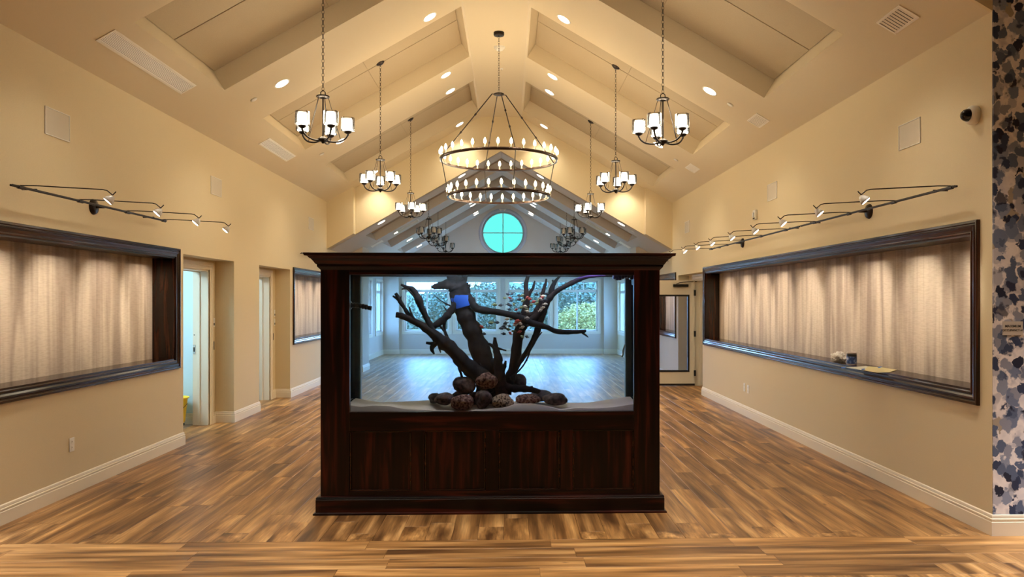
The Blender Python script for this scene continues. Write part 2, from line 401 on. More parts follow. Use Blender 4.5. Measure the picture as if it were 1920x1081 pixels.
# side rooms
mb = MB(); XRm = XD-.2
mb.box(-7.3, XRm-.001, 9.97, 10.10, 0, 2.7); mb.box(-7.4, -7.3, 7.4, 13.4, 0, 2.7); mb.box(-7.3, XRm-.001, 7.3, 7.4, 0, 2.7)
mb.box(-7.3, XRm-.001, 12.46, 12.6, 0, 2.7); mb.box(-7.4, XRm-.001, 7.3, 12.6, 2.7, 2.8)
struct(mb, 'wall_side_room', M['room'])
light('side_room_lamp', 'AREA', (-5.4, 8.8, 2.66), E_ROOM*2.2, (.60, .86, 1), rot=(0, 0, 0), shape='RECTANGLE', size=1.2, size_y=.6)
light('side_room_lamp', 'AREA', (-5.4, 11.4, 2.66), E_ROOM*1.2, (.70, .90, 1), rot=(0, 0, 0), shape='RECTANGLE', size=1.2, size_y=.6)
mb = MB(); mb.box(XR+.41, 7.3, 14.9, 15.0, 0, 2.7); mb.box(7.3, 7.4, 12.2, 15, 0, 2.7); mb.box(XR+.41, 7.3, 12.1, 12.2, 0, 2.7); mb.box(XR+.41, 7.4, 12.1, 15, 2.7, 2.8)
struct(mb, 'wall_side_room', M['wall'])
light('side_room_lamp', 'AREA', (5.4, 13.5, 2.66), 14, WARM, rot=(0, 0, 0), size=.6)

# foyer (the room the photographer stands in)
struct(MB().box(XR+.002, 7.2, Y0-.002, Y0+.005, 0, 6.2), 'wall_front', M['wallpaper'])
struct(MB().box(XR+ND, 7.2, Y0+.006, Y0+.14, 0, 6.2), 'wall_front', M['wall'])
struct(MB().box(-7.2, XL, Y0, Y0+.14, 0, 6.2), 'wall_front', M['wall'])
gab = [(XL, ZE), (-.586, ZF), (.256, ZF), (XR, ZE), (XR, 6.2), (XL, 6.2)]
mb = MB(); mb.prism_y([(XL, ZE), (-.586, ZF), (-.586, 6.2), (XL, 6.2)], Y0, Y0+.03); mb.prism_y([(-.586, ZF), (.256, ZF), (.256, 6.2), (-.586, 6.2)], Y0, Y0+.03)
mb.prism_y([(.256, ZF), (XR, ZE), (XR, 6.2), (.256, 6.2)], Y0, Y0+.03)
struct(mb, 'wall_front', M['wall'])
mb = MB(); mb.box(-7.3, -7.2, -3.6, Y0+.1, 0, 6.2); mb.box(7.2, 7.3, -3.6, Y0+.1, 0, 6.2); mb.box(-7.3, 7.3, -3.7, -3.6, 0, 6.2)
struct(mb, 'wall_foyer', M['wall'])
struct(MB().box(-7.3, 7.3, -3.7, Y0+.14, 6.2, 6.3), 'ceiling', M['ceil'])
for (x, y, w_) in ((-2.4, 3.9, 'left of centre'), (2.2, 3.9, 'right of centre'), (0, 3.6, 'in the centre'), (4.9, 3.2, 'by the floral wallpaper'), (-5.0, 3.2, 'at the far left')):  # fill lamps added out of view to brighten floor and wallpaper
    t = empty('foyer_fill_light', (x, y, 6.2), label='added fill light in the entrance hall ceiling, '+w_, cat='ceiling light', group='entrance hall fill lights')
    MB().lathe([(.09, .01), (.12, .01), (.125, -.006), (.09, -.012), (.085, .0)]).build('trim_ring', M['white'], t)
    MB().lathe([(0, -.002), (.088, -.002)]).build('lens', M['lamp_on'], t)
    light('foyer_fill_lamp', 'SPOT', (0, 0, -.05), E_FOYER*(3.6 if abs(x) > 4 else 1), (.96, .97, 1) if abs(x) > 4 else (1, .90, .76), t, spot_size=.95, spot_blend=.8, shadow_soft_size=.1)

# gable wall between the two ceilings
def zc(x, ze=ZE): return ze+SL*(min(x-XL, XR-x))
def pier(x0, x1, y0):
    return [(x0, zc(x0, ZE2)), (x1, zc(x1, ZE2)), (x1, zc(x1)+.02), (x0, zc(x0)+.02)]
mb = MB(); mb.prism_y(pier(XL, -3.14, 0), Y1, Y1+.3); mb.prism_y(pier(2.80, XR, 0), Y1, Y1+.3)
mb.prism_y(pier(-3.14, RID, 0), Y1+.18, Y1+.3); mb.prism_y(pier(RID, 2.80, 0), Y1+.18, Y1+.3)
struct(mb, 'wall_gable', M['wall'])

# sloped ceilings with coffers
def slope(side, ze, ya, yb, pockets, u0, u1, L, depth, panels, ridge_open, low=0, paint='ceil'):
    """side -1 left, +1 right; local x runs from the eave up to the ridge (mirrored on the right)"""
    ex = XL if side < 0 else XR; g = 1 if side < 0 else -1
    e = empty('ceiling', (ex, 0, ze), (0, -TH*g, 0), kind='structure')
    mb = MB(); q = lambda a, b, c, d: mb.quad(*[(g*p[0], p[1], p[2]) for p in (a, b, c, d)])
    ys = [ya]
    for p0, p1 in pockets: ys += [p0, p1]
    ys.append(yb)
    for i in range(0, len(ys), 2): q((low, ys[i], 0), (L, ys[i], 0), (L, ys[i+1], 0), (low, ys[i+1], 0))
    rv = MB(); r = lambda a, b, c, d: rv.quad(*[(g*p[0], p[1], p[2]) for p in (a, b, c, d)])
    for p0, p1 in pockets:
        q((low, p0, 0), (u0, p0, 0), (u0, p1, 0), (low, p1, 0))
        ue = u1
        if not ridge_open: q((u1, p0, 0), (L, p0, 0), (L, p1, 0), (u1, p1, 0))
        else: ue = L+depth*math.tan(TH)
        r((u0, p0, 0), (u1, p0, 0), (ue, p0, depth), (u0, p0, depth)); r((u0, p1, 0), (u1, p1, 0), (ue, p1, depth), (u0, p1, depth))
        r((u0, p0, 0), (u0, p1, 0), (u0, p1, depth), (u0, p0, depth))
        if not ridge_open: r((u1, p0, 0), (u1, p1, 0), (u1, p1, depth), (u1, p0, depth))
        bk = MB(); bk.quad(*[(g*a, b, depth) for a, b in ((u0, p0), (ue, p0), (ue, p1), (u0, p1))])
        bk.build('coffer_back', M['groove'], e)
        if panels:
            um, pmid = (u0+u1)/2, (p0+p1)/2
            for (a, b) in ((u0, um), (um, u1)):
                for (c, d) in ((p0, pmid), (pmid, p1)):
                    x0, x1 = sorted((g*(a+(.006 if a == u0 else .001)), g*(b-(.006 if b == u1 else .001))))
                    MB().box(x0, x1, c+.007, d-.007, depth-.03, depth-.002).build('acoustic_panel', M['acoustic'], e, bevel=.004)
        else:
            x0, x1 = sorted((g*(u0+.01), g*(ue-.012)))
            MB().box(x0, x1, p0+.012, p1-.012, depth-.02, depth-.002).build('acoustic_panel', M['coffer2'], e)
    mb.build('slope_face', M[paint], e); rv.build('coffer_side', M[paint], e)
    return e
PK = [(6.33, 8.32), (9.60, 11.57), (12.83, 14.80)]
PK2 = [(16.12, 17.40), (18.30, 19.60), (20.62, 21.95)]
cl = slope(-1, ZE, Y0, Y1+.2, PK, .55/CT, 3.07/CT, (3.68-.586)/CT, .26, True, False)
cr = slope(1, ZE, Y0, Y1+.2, PK, .48/CT, 3.06/CT, (3.35-.256)/CT, .26, True, False)
mb = MB(); mb.quad((-.586, Y0, ZF), (.256, Y0, ZF), (.256, Y1+.2, ZF), (-.586, Y1+.2, ZF)); struct(mb, 'ceiling', M['ceil'])
cl2 = slope(-1, ZE2, Y1+.18, Y2, PK2, .61/CT, 3.515/CT, 3.515/CT, .2, False, True, low=-.25, paint='ceil2')
cr2 = slope(1, ZE2, Y1+.18, Y2, PK2, .57/CT, 3.515/CT, 3.515/CT, .2, False, True, paint='ceil2')

# far room walls
wb = MB()
def back_wall():
    mb = MB(); y0, y1 = Y2, Y2+.22
    wins = [(-3.20, -1.85), (-1.64, -.35), (-.02, 1.26), (1.49, 2.76)]
    x = -4.1
    for a, b in wins:
        mb.box(x, a, y0, y1, 0, 2.25); mb.box(a, b, y0, y1, 0, .70); x = b
    mb.box(x, 3.6, y0, y1, 0, 2.25)
    mb.box(-4.1, 3.6, y0, y1, 2.25, 3.0)
    # gable part with a round hole
    cx_, cz, r_ = -.18, 3.74, .66; n = 48; inner = [(cx_+r_*math.cos(2*PI*k/n), cz+r_*math.sin(2*PI*k/n)) for k in range(n)]
    outer = []
    for k in range(n):
        c, s_ = math.cos(2*PI*k/n), math.sin(2*PI*k/n); t = 1e9
        if c > 1e-6: t = min(t, (3.6-cx_)/c)
        if c < -1e-6: t = min(t, (-4.1-cx_)/c)
        if s_ > 1e-6: t = min(t, (5.3-cz)/s_)
        if s_ < -1e-6: t = min(t, (3.0-cz)/s_)
        outer.append((cx_+t*c, cz+t*s_))
    vs = [(x, y0, z) for x, z in inner]+[(x, y0, z) for x, z in outer]+[(x, y1, z) for x, z in inner]
    fs = [(k, (k+1) % n, (k+1) % n+n, k+n) for k in range(n)]+[(k, k+2*n, (k+1) % n+2*n, (k+1) % n) for k in range(n)]
    mb.add(vs, fs)
    return mb, wins
bw, WINS = back_wall()
struct(bw, 'wall_back', M['hall2wall'])
lw2 = wall_blocks(MB(), -4.1, -3.85, 17.4, Y2, 0, 2.9, [(19.9, 21.1, .70, 2.2), (21.75, 22.85, .70, 2.2)])
struct(lw2, 'wall_left', M['hall2wall'])
mb = MB(); mb.box(-3.93, -3.35, 17.2, 18.0, 0, 2.88); mb.box(2.94, XR+.01, 17.2, 18.0, 0, 2.88)
mb.box(-3.86, -3.37, Y2-.14, Y2, 0, 2.85); mb.box(2.94, XR+.01, Y2-.14, Y2, 0, 2.85)
struct(mb, 'wall_pier', M['hall2wall'])

# rectangular windows
def window(n, a, b, z0=.70, z1=2.25, plane='y', at=Y2, g=1):
    """plane 'y': across the back wall; plane 'x': in a side wall at x=at, room on side g"""
    e = empty('window_%d' % n, kind='structure')
    def bx(u0, u1, d0, d1, w0, w1):
        if plane == 'y': return MB().box(u0, u1, at+d0, at+d1, w0, w1)
        xs = sorted((at+g*d0, at+g*d1)); return MB().box(xs[0], xs[1], u0, u1, w0, w1)
    t = .09
    bx(a-t, b+t, -.02, .0, z0-t, z0).build('window_sill', M['trim'], e, .004)
    bx(a-t, b+t, -.02, .0, z1, z1+t*.8).build('window_casing', M['trim'], e, .004)
    bx(a-t, a, -.02, .0, z0, z1).build('window_casing', M['trim'], e, .004); bx(b, b+t, -.02, .0, z0, z1).build('window_casing', M['trim'], e, .004)
    zt = z0+(z1-z0)*.80; m_ = (a+b)/2
    fr = MB()
    def addb(u0, u1, w0, w1):
        q = bx(u0, u1, .06, .12, w0, w1); fr.add(q.v, q.f)
    addb(a, b, z0, z0+.045); addb(a, b, z1-.045, z1); addb(a, a+.045, z0, z1); addb(b-.045, b, z0, z1); addb(a, b, zt-.04, zt+.04); addb(m_-.022, m_+.022, z0, zt)
    addb(a+(b-a)*.33-.007, a+(b-a)*.33+.007, zt, z1); addb(a+(b-a)*.66-.007, a+(b-a)*.66+.007, zt, z1)
    fr.build('window_frame', M['white'], e, .004)
    for (u0, u1, w0, w1) in ((a+.045, m_-.022, z0+.045, zt-.04), (m_+.022, b-.045, z0+.045, zt-.04), (a+.045, b-.045, zt+.04, z1-.045)):
        bx(u0, u1, .085, .092, w0, w1).build('pane', M['glass'], e)
for i, (a, b) in enumerate(WINS): window(i+1, a, b)
window(5, 19.9, 21.1, .70, 2.2, 'x', -3.85, -1); window(6, 21.75, 22.85, .70, 2.2, 'x', -3.85, -1)
window(7, 19.5, 20.9, .70, 2.2, 'x', XR, 1); window(8, 21.4, 22.75, .70, 2.2, 'x', XR, 1)
# round window
e = empty('window_9', (-.18, Y2, 3.74), (PI/2, 0, 0), kind='structure')
MB().lathe([(.655, 0), (.655, .035), (.70, .035), (.735, .02), (.75, 0)], seg=64).build('window_casing', simple('round_casing', (.45, .47, .55), .5), e)
mb = MB(); mb.lathe([(.61, -.12), (.61, -.06), (.66, -.06), (.66, -.12)], seg=64); mb.box(-.013, .013, -.62, .62, -.11, -.07); mb.box(-.62, .62, -.013, .013, -.11, -.07)
mb.build('window_frame', simple('round_sash', (.35, .45, .50), .5), e)
for (sx, sy) in ((1, 1), (1, -1), (-1, 1), (-1, -1)):
    mb = MB(); pts = [(0, 0, -.09)]+[(sx*.62*math.cos(PI/2*k/12), sy*.62*math.sin(PI/2*k/12), -.09) for k in range(13)]
    mb.add(pts, [tuple(range(14))]); mb.build('pane', M['cyan_glass'], e)
t = empty('smoke_detector', (-.19, Y2, 4.44), (PI/2, 0, 0), label='small pale double-headed alarm above the round window', cat='alarm')
MB().box(-.11, .11, -.03, .03, 0, .03).build('base', M['white'], t, .005)
for s_ in (-.06, .06): MB().lathe([(.03, .03), (.03, .05), (0, .05)], (s_, 0, 0)).build('lamp', M['white'], t)

# baseboards
BP = [(0, 0), (.018, 0), (.018, .094), (.013, .098), (.013, .104), (.016, .107), (.016, .116), (.010, .120), (.010, .128), (.008, .140), (.0, .146)]
def base(name, pts):
    """pts: floor path; the board stands to the right-hand side of travel"""
    mb = MB(); P = [Vector((p[0], p[1], 0)) for p in pts]; n = len(P); vs = []
    nr = []
    for i in range(n-1):
        d = (P[i+1]-P[i]).normalized(); nr.append(Vector((d.y, -d.x, 0)))
    for i in range(n):
        if i == 0: o = nr[0]
        elif i == n-1: o = nr[-1]
        else: o = (nr[i-1]+nr[i]); o = o/(1+nr[i-1].dot(nr[i]))
        for (d, z) in BP: vs.append(P[i]+o*d+Vector((0, 0, z)))
    k = len(BP)
    fs = [(i*k+j, (i+1)*k+j, (i+1)*k+j+1, i*k+j+1) for i in range(n-1) for j in range(k-1)]
    fs += [tuple(range(k)), tuple(range((n-1)*k, n*k))[::-1]]
    mb.add(vs, fs); return struct(mb, name, M['trim'])
base('baseboard_left', [(XL, Y0), (XL, REC1[0]), (XD, REC1[0]), (XD, D1[0]-.10)])
base('baseboard_left', [(XD, D1[1]+.10), (XD, REC1[1]), (XL, REC1[1]), (XL, REC2[0]), (XD, REC2[0]), (XD, D2[0]-.10)])
base('baseboard_left', [(XD, D2[1]+.10), (XD, REC2[1]), (XL, REC2[1]), (XL, 17.2), (-3.35, 17.2), (-3.35, 18.0), (-3.85, 18.0), (-3.85, Y2-.14), (-3.37, Y2-.14), (-3.37, Y2)])
base('baseboard_back', [(-3.37, Y2), (2.94, Y2)])
base('baseboard_right', [(2.94, Y2), (2.94, Y2-.14), (XR, Y2-.14), (XR, 18.0), (2.94, 18.0), (2.94, 17.2), (XR, 17.2), (XR, REC3[1]), (XD3, REC3[1]), (XD3, D3[1]+.1)])
base('baseboard_right', [(XD3, D3[0]-.1), (XD3, REC3[0]), (XR, REC3[0]), (XR, Y0), (7.2, Y0)])
base('baseboard_side_room', [(-7.3, 9.97), (XRm, 9.97)])

# doors in the recesses
def casing(e, x, g, y0, y1, h):
    """casing on plane x facing g, round opening y0..y1"""
    c = .095
    pr = [(0, .012), (.012, .018), (.05, .016), (.058, .024), (c, .024), (c, 0)]
    def strip(p, q):    # p, q: functions offset -> (y, z)
        vs = []
        for o, d in pr: vs += [(x+g*d, *p(o)), (x+g*d, *q(o))]
        n = len(pr); return MB().add(vs, [(2*i, 2*i+1, 2*i+3, 2*i+2) for i in range(n-1)]+[(0, 1, 2*n-1, 2*n-2)])
    strip(lambda o: (y0-o, 0), lambda o: (y0-o, h+o)).build('casing', M['trim'], e)
    strip(lambda o: (y1+o, 0), lambda o: (y1+o, h+o)).build('casing', M['trim'], e)
    strip(lambda o: (y0-o, h+o), lambda o: (y1+o, h+o)).build('casing', M['trim'], e)
def jamb(e, x0, x1, y0, y1, h, xs):
    t = .02
    mb = MB(); mb.box(x0, x1, y0, y0+t, 0, h); mb.box(x0, x1, y1-t, y1, 0, h); mb.box(x0, x1, y0, y1, h-t, h)
    mb.box(xs-.015, xs+.015, y1-t-.012, y1-t, 0, h-t); mb.box(xs-.015, xs+.015, y0+t, y0+t+.012, 0, h-t); mb.box(xs-.015, xs+.015, y0+t, y1-t, h-t-.012, h-t)
    mb.build('door_jamb', M['trim'], e, .002)
for i, D in enumerate((D1, D2)):
    e = empty('door_%d' % (i+1), kind='structure')
    casing(e, XD, 1, D[0], D[1], 2.03); jamb(e, XD-.2, XD, D[0], D[1], 2.03, XD-.12)
    MB().box(XD-.195, XD-.165, D[1]-.0235, D[1]-.02, .93, 1.05).build('strike_plate', M['chrome'], e)
    MB().box(XD-.187, XD-.173, D[1]-.0245, D[1]-.0225, .96, 1.02).build('latch_hole', M['black'], e)
    mb = MB().lathe([(0, 0), (.008, 0)], (XD-.18, D[1]-.0215, 1.18), 10, Matrix.Rotation(PI/2, 3, 'X')); mb.build('bolt_hole', M['black'], e)
    # leaf swung open into the side room on the near jamb
    MB().box(XD-1.10, XD-.21, D[0]-.03, D[0]+.012, .01, 2.02).build('door_leaf', M['white'], e, .003)
    # casing latch
    MB().box(XD+.024, XD+.03, D[1]+.096, D[1]+.108, .98, 1.09).build('latch_guard', M['black'], e)
# switch plates beside the doors
def switch(loc, rot, label, n=2, h=.115, w=.075):
    t = empty('switch_plate', loc, rot, label=label, cat='switch plate')
    MB().box(-w/2, w/2, -h/2, h/2, 0, .006).build('plate', M['white'], t, .002)
    for k in range(n):
        z = (k-(n-1)/2)*h*.42
        MB().box(-.012, .012, z-.016, z+.016, .006, .011).build('switch_button', M['dark'] if k % 2 == 0 else M['white'], t, .001)
    return t
RL = (PI/2, 0, PI/2); RR_ = (PI/2, 0, -PI/2)
switch((XD+.001, 10.055, 1.34), RL, 'cream switch plate beside the first door frame on the left')
switch((XD+.001, 12.63, 1.42), RL, 'upper cream switch plate beside the second door frame on the left')
switch((XD+.001, 12.63, 1.27), RL, 'lower cream switch plate beside the second door frame on the left')

e3 = empty('door_3', kind='structure')
casing(e3, XD3, -1, D3[0], D3[1], 2.03); jamb(e3, XD3, XD3+.19, D3[0], D3[1], 2.03, XD3+.12)
# open glazed door leaf, standing square to the wall
lf = empty('door_4', (XD3-.008, 14.20, 0), kind='structure')
Wd = .90; gz0, gz1 = .30, 1.72; gx0, gx1 = -.76, -.13
mb = MB(); mb.box(-Wd, gx0, -.022, .022, .012, 2.02); mb.box(gx1, 0, -.022, .022, .012, 2.02); mb.box(gx0, gx1, -.022, .022, .012, gz0); mb.box(gx0, gx1, -.022, .022, gz1, 2.02)
mb.build('door_leaf', simple('door_cream', (.74, .68, .56), .45), lf)
mb = MB(); t = .028
for q in ((gx0-t, gx1+t, gz1-.006, gz1+t), (gx0-t, gx1+t, gz0-t, gz0+.006), (gx0-t, gx0+.006, gz0, gz1), (gx1-.006, gx1+t, gz0, gz1)): mb.box(q[0], q[1], -.030, .030, q[2], q[3])
mb.build('glazing_frame', M['black'], lf, .003)
MB().box(gx0, gx1, -.003, .003, gz0, gz1).build('pane', pane('door_glass', (.85, .88, .98), .8), lf)
MB().box(-Wd, 0, -.030, -.022, .012, .05).build('door_sweep', M['black'], lf)
mb = MB(); mb.box(-.42, -.13, -.075, -.023, 1.895, 1.945); mb.build('door_closer', M['black'], lf, .006)
MB().tube([(-.36, -.06, 1.95), (-.30, -.09, 1.975), (-.16, -.05, 1.99), (.05, .0, 2.0)], .007).build('closer_arm', M['black'], lf)
for z in (.25, 1.0, 1.78): MB().box(-.018, .022, -.034, -.023, z-.055, z+.055).build('hinge', M['black'], lf)

# ------------------------------------------------------------------ display niches
MPROF = [(-.004, -.02), (-.004, .010), (.004, .016), (.014, .016), (.018, .011), (.026, .013), (.040, .021), (.052, .024), (.060, .018), (.066, .018), (.074, .026), (.088, .026), (.092, .022), (.092, 0)]
def niche(key, label):
    x, g, ya, yb = NICH[key]; e = empty('display_niche', (x, (ya+yb)/2, NZ0), label=label, cat='niche'); ox, oy = x, (ya+yb)/2
    z0, z1 = 0, NZ1-NZ0; a, b = ya-oy, yb-oy; s_ = g      # g points into the wall
    X = lambda d: s_*d
    cor = lambda o: [(a-o, z0-o), (b+o, z0-o), (b+o, z1+o), (a-o, z1+o)]
    for k in range(4):
        vs = []
        for o, d in MPROF:
            c = cor(o); vs += [(X(-d), *c[k]), (X(-d), *c[(k+1) % 4])]
        n = len(MPROF); mb = MB().add(vs, [(2*i, 2*i+1, 2*i+3, 2*i+2) for i in range(n-1)])
        mb.build('frame_moulding', M['oak_y'] if k in (0, 2) else M['oak_z'], e)
    def bx(d0, d1, u0, u1, w0, w1):
        q = sorted((X(d0), X(d1))); return MB().box(q[0], q[1], u0, u1, w0, w1)
    t = .018
    bx(-.002, ND-.012, a, b, z0, z0+t).build('shelf_board', M['oak_y'], e); bx(-.002, ND-.012, a, b, z1-t, z1).build('head_board', M['wood_y'], e)
    bx(-.002, ND-.012, a, a+t, z0+t, z1-t).build('side_board', M['oak_z'], e); bx(-.002, ND-.012, b-t, b, z0+t, z1-t).build('side_board', M['oak_z'], e)
    bx(ND-.012, ND-.002, a, b, z0, z1).build('back_panel', M['fabric'], e)
    return e
niche('A', 'dark framed wall niche lined in beige moire cloth, nearest on the left wall')
niche('B', 'dark framed wall niche farther along the left wall, past the two doorways')
niche('C', 'long dark framed wall niche on the right wall holding a can and papers')
niche('D', 'dark framed wall niche seen behind the open glazed door on the right')

# ------------------------------------------------------------------ track lighting
def rail(x, g, ya, yb, nodes, canopies, label, on=True):
    """g: direction into the room"""
    t = empty('track_light', (x, ya, 2.455), label=label, cat='track light')
    r = g*.10
    MB().tube([(r, 0, 0), (r, yb-ya, 0)], .008).build('rail', M['bronze'], t)
    MB().tube([(r+g*.012, 0, .006), (r+g*.012, yb-ya, .006)], .003, 6).build('conductor_wire', M['bronze'], t)
    for c in canopies:
        mb = MB().lathe([(0, .03), (.02, .028), (.062, .018), (.07, .0)], (0, c-ya, 0), 20, Matrix.Rotation(PI/2*g, 3, 'Y')); mb.build('canopy', M['bronze'], t)
        MB().tube([(0, c-ya, 0), (r, c-ya, 0)], .012).build('canopy_stem', M['bronze'], t)
    for c in (.28, yb-ya-.28):
        MB().tube([(0, c, .01), (r+g*.012, c, .01)], .006).build('standoff', M['bronze'], t)
    for n_ in nodes:
        y = n_-ya; L = .60
        arm = MB().tube([(r, y-.02, .0), (r, y+.05, .0)], .014).tube([(r, y, .012), (r+g*.1, y, .012), (r+g*L, y, -.015), (r+g*(L+.03), y, -.022), (r+g*(L+.07), y, -.055)], .0045, 6)
        arm.tube([(r+g*(L+.07), y, -.055), (r+g*(L+.095), y, -.03)], .004, 6)
        arm = arm.build('lamp_arm', M['bronze'], t)
        hx = r+g*(L+.05); hd = Vector((hx, y, -.088)); d = Vector((-g*.62, -.35, -.78)).normalized()
        q = Vector((0, 0, 1)).rotation_difference(d).to_matrix()
        MB().lathe([(0, -.034), (.013, -.034), (.026, -.014), (.035, .006), (.038, .02), (.034, .022)], hd, 14, q).build('lamp_head', simple('lamp_glass', (.75, .73, .7), .2) if not M.get('lh') else M['lh'], arm)
        MB().lathe([(0, .0205), (.034, .0205)], hd, 14, q).build('lens', M['spot_on'], arm)
        light('track_spot', 'SPOT', hd+d*.03, E_TRACK, TRACKC, t, spot_size=math.radians(50), spot_blend=.9, shadow_soft_size=.02, aim=hd+Vector((-g*.80, .16, -.66)))
    return t
M['lh'] = simple('lamp_glass', (.75, .73, .7), .2)
rail(XL, 1, 5.47, 7.90, (5.57, 6.33, 7.10, 7.84), (6.72,), 'black rail with four arm spotlights on the left wall above the nearest niche')
rail(XL, 1, 13.0, 15.45, (13.1, 13.85, 14.6, 15.35), (14.2,), 'distant track light rail high on the left wall, end just showing by the cabinet top')
rail(XR, -1, 5.33, 8.22, (5.40, 6.20, 7.03, 7.83), (6.85,), 'nearer half of the long spotlight rail over the right wall niche')
rail(XR, -1, 8.26, 12.0, (8.65, 9.50, 10.25, 11.0, 11.85), (10.6,), 'farther half of the long spotlight rail over the right wall niche')
rail(XR, -1, 15.3, 17.0, (15.4, 16.1, 16.8), (16.1,), 'track light rail above the niche behind the open door')

# ------------------------------------------------------------------ aquarium
AX0, AX1, AY0, AY1 = -1.435, 1.165, 5.735, 6.22      # cabinet body
aq = empty('aquarium', (0, 0, 0), label='large see-through aquarium in a dark mahogany cabinet in the middle of the floor', cat='aquarium')
wz = lambda py, y=AY0: on_y(954, py, y).z
gx0, gx1 = on_y(655, 600, AY0).x, on_y(1189, 600, AY0).x
z_win0, z_win1 = wz(771.5), wz(515)
zp0, zp1 = wz(919), wz(806)
PT = .05
# base moulding and cornice
MB().sweep_rect([(.022, 0), (.046, 0), (.046, .012), (.030, .018), (.030, .112), (.027, .116), (.030, .122), (.024, .132), (.0, .137)], AX0, AX1, AY0, AY1).build('base_moulding', M['wood_x'], aq)
MB().sweep_rect([(-.02, 1.86), (.0, 1.86), (.022, 1.885), (.022, 1.900), (.030, 1.903), (.045, 1.925), (.060, 1.943), (.066, 1.945), (.078, 1.958), (.082, 1.962), (.100, 1.965), (.104, 1.985), (.0, 1.987)], AX0, AX1, AY0, AY1).build('cornice', M['wood_x'], aq)
# corner posts: all four, rails
for (a, b) in ((AX0, gx0), (gx1, AX1)):
    MB().box(a, b, AY0, AY0+PT, .13, 1.87).build('corner_post', M['wood_z'], aq, .003)
    MB().box(a, b, AY1-PT, AY1, .13, 1.87).build('corner_post', M['wood_z'], aq, .003)
for (y0, y1) in ((AY0, AY0+PT), (AY1-PT, AY1)):
    MB().box(gx0, gx1, y0, y1, z_win1, 1.88).build('top_rail', M['wood_x'], aq, .002)
    MB().box(gx0, gx1, y0, y1, zp1, z_win0).build('middle_rail', M['wood_x'], aq, .002)
    MB().box(gx0, gx1, y0, y1, .13, zp0).build('bottom_rail', M['wood_x'], aq, .002)
st = [on_y(p, 860, AY0).x for p in (771, 796, 911, 935, 1050, 1074)]
edges = [gx0]+st+[gx1]
for k in (1, 3, 5):
    MB().box(edges[k], edges[k+1], AY0, AY0+PT, zp0, zp1).build('stile', M['wood_z'], aq, .003)
for k in (0, 2, 4, 6):
    a, b = edges[k], edges[k+1]
    MB().box(a, b, AY0+.022, AY0+.034, zp0, zp1).build('panel', M['wood_z'], aq)
    fr = MB(); t = .012
    for q in ((a, b, zp0, zp0+t), (a, b, zp1-t, zp1), (a, a+t, zp0+t, zp1-t), (b-t, b, zp0+t, zp1-t)): fr.box(q[0], q[1], AY0+.006, AY0+.021, q[2], q[3])
    fr.build('panel_beading', M['oak_x'], aq, .004)
MB().box(gx0, gx1, AY1-.03, AY1-.02, zp0, zp1).build('back_board', M['wood_x'], aq)
for xs in ((AX0+.002, AX0+.022), (AX1-.022, AX1-.002)):
    MB().box(xs[0], xs[1], AY0+PT, AY1-PT, .13, z_win0).build('side_board', M['wood_z'], aq)
    MB().box(xs[0], xs[1], AY0+PT, AY1-PT, z_win1, 1.88).build('side_board', M['wood_z'], aq)
MB().box(AX0+.03, AX1-.03, AY0+PT, AY1-PT, z_win0-.06, z_win0-.03).build('tank_floor', M['black'], aq)
MB().box(AX0+.01, AX1-.01, AY0+PT, AY1-PT, 1.875, 1.885).build('hood', M['black'], aq)
# glass and water
tx0, tx1, ty0, ty1 = gx0-.05, gx1+.05, AY0+PT+.004, AY1-PT-.004
MB().box(tx0, tx1, ty0, ty0+.008, z_win0-.02, z_win1+.03).build('front_glass', M['tank_glass'], aq)
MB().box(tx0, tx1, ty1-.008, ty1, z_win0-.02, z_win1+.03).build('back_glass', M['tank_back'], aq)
for x in (tx0, tx1-.006): MB().box(x, x+.006, ty0+.01, ty1-.01, z_win0-.02, z_win1+.03).build('side_glass', M['tank_side'], aq)
MB().box(tx0+.012, tx1-.012, ty0+.014, ty1-.014, z_win0-.015, z_win1+.012).build('water', M['water'], aq)
# sand bed
fr_ = [(655, 757), (680, 762), (700, 759), (730, 760), (760, 766), (800, 768), (850, 772), (875, 772), (900, 768), (940, 765), (970, 757), (1000, 757), (1030, 763), (1050, 769), (1080, 765), (1110, 766), (1150, 764), (1189, 758)]
bk_ = [(655, 745), (700, 753), (740, 752), (780, 750), (810, 748), (1000, 753), (1050, 755), (1110, 755), (1140, 751), (1189, 744)]
def ip(tab, x):
    for (a, b), (c, d) in zip(tab, tab[1:]):
        if x <= c: return b+(d-b)*max(0, (x-a))/(c-a)
    return tab[-1][1]
def sand_z(x, y):
    px = 954+F*x/5.85
    zf = on_y(954, ip(fr_, px), ty0+.02).z; zb = on_y(954, ip(bk_, px), ty1-.02).z
    t = (y-ty0)/(ty1-ty0); t = max(0, min(1, t)); t = t*t*(3-2*t)
    return zf*(1-t)+zb*t+.006*noise.noise(Vector((x*9, y*9, 0)))*math.sin(PI*t)
nx, ny = 90, 14; vs = []
for j in range(ny+1):
    for i in range(nx+1):
        x = tx0+.014+(tx1-tx0-.028)*i/nx; y = ty0+.016+(ty1-ty0-.032)*j/ny; vs.append((x, y, sand_z(x, y)))
fs = [(j*(nx+1)+i, j*(nx+1)+i+1, (j+1)*(nx+1)+i+1, (j+1)*(nx+1)+i) for j in range(ny) for i in range(nx)]
nb = len(vs)
vs += [(v[0], v[1], z_win0-.03) for v in vs[:nx+1]]; fs += [(i+1, i, nb+i, nb+i+1) for i in range(nx)]
sd = MB().add(vs, fs, True).build('sand_bed', M['sand']); tag(sd, 'pale rippled sand spread over the bottom of the aquarium', 'sand', kind='stuff')

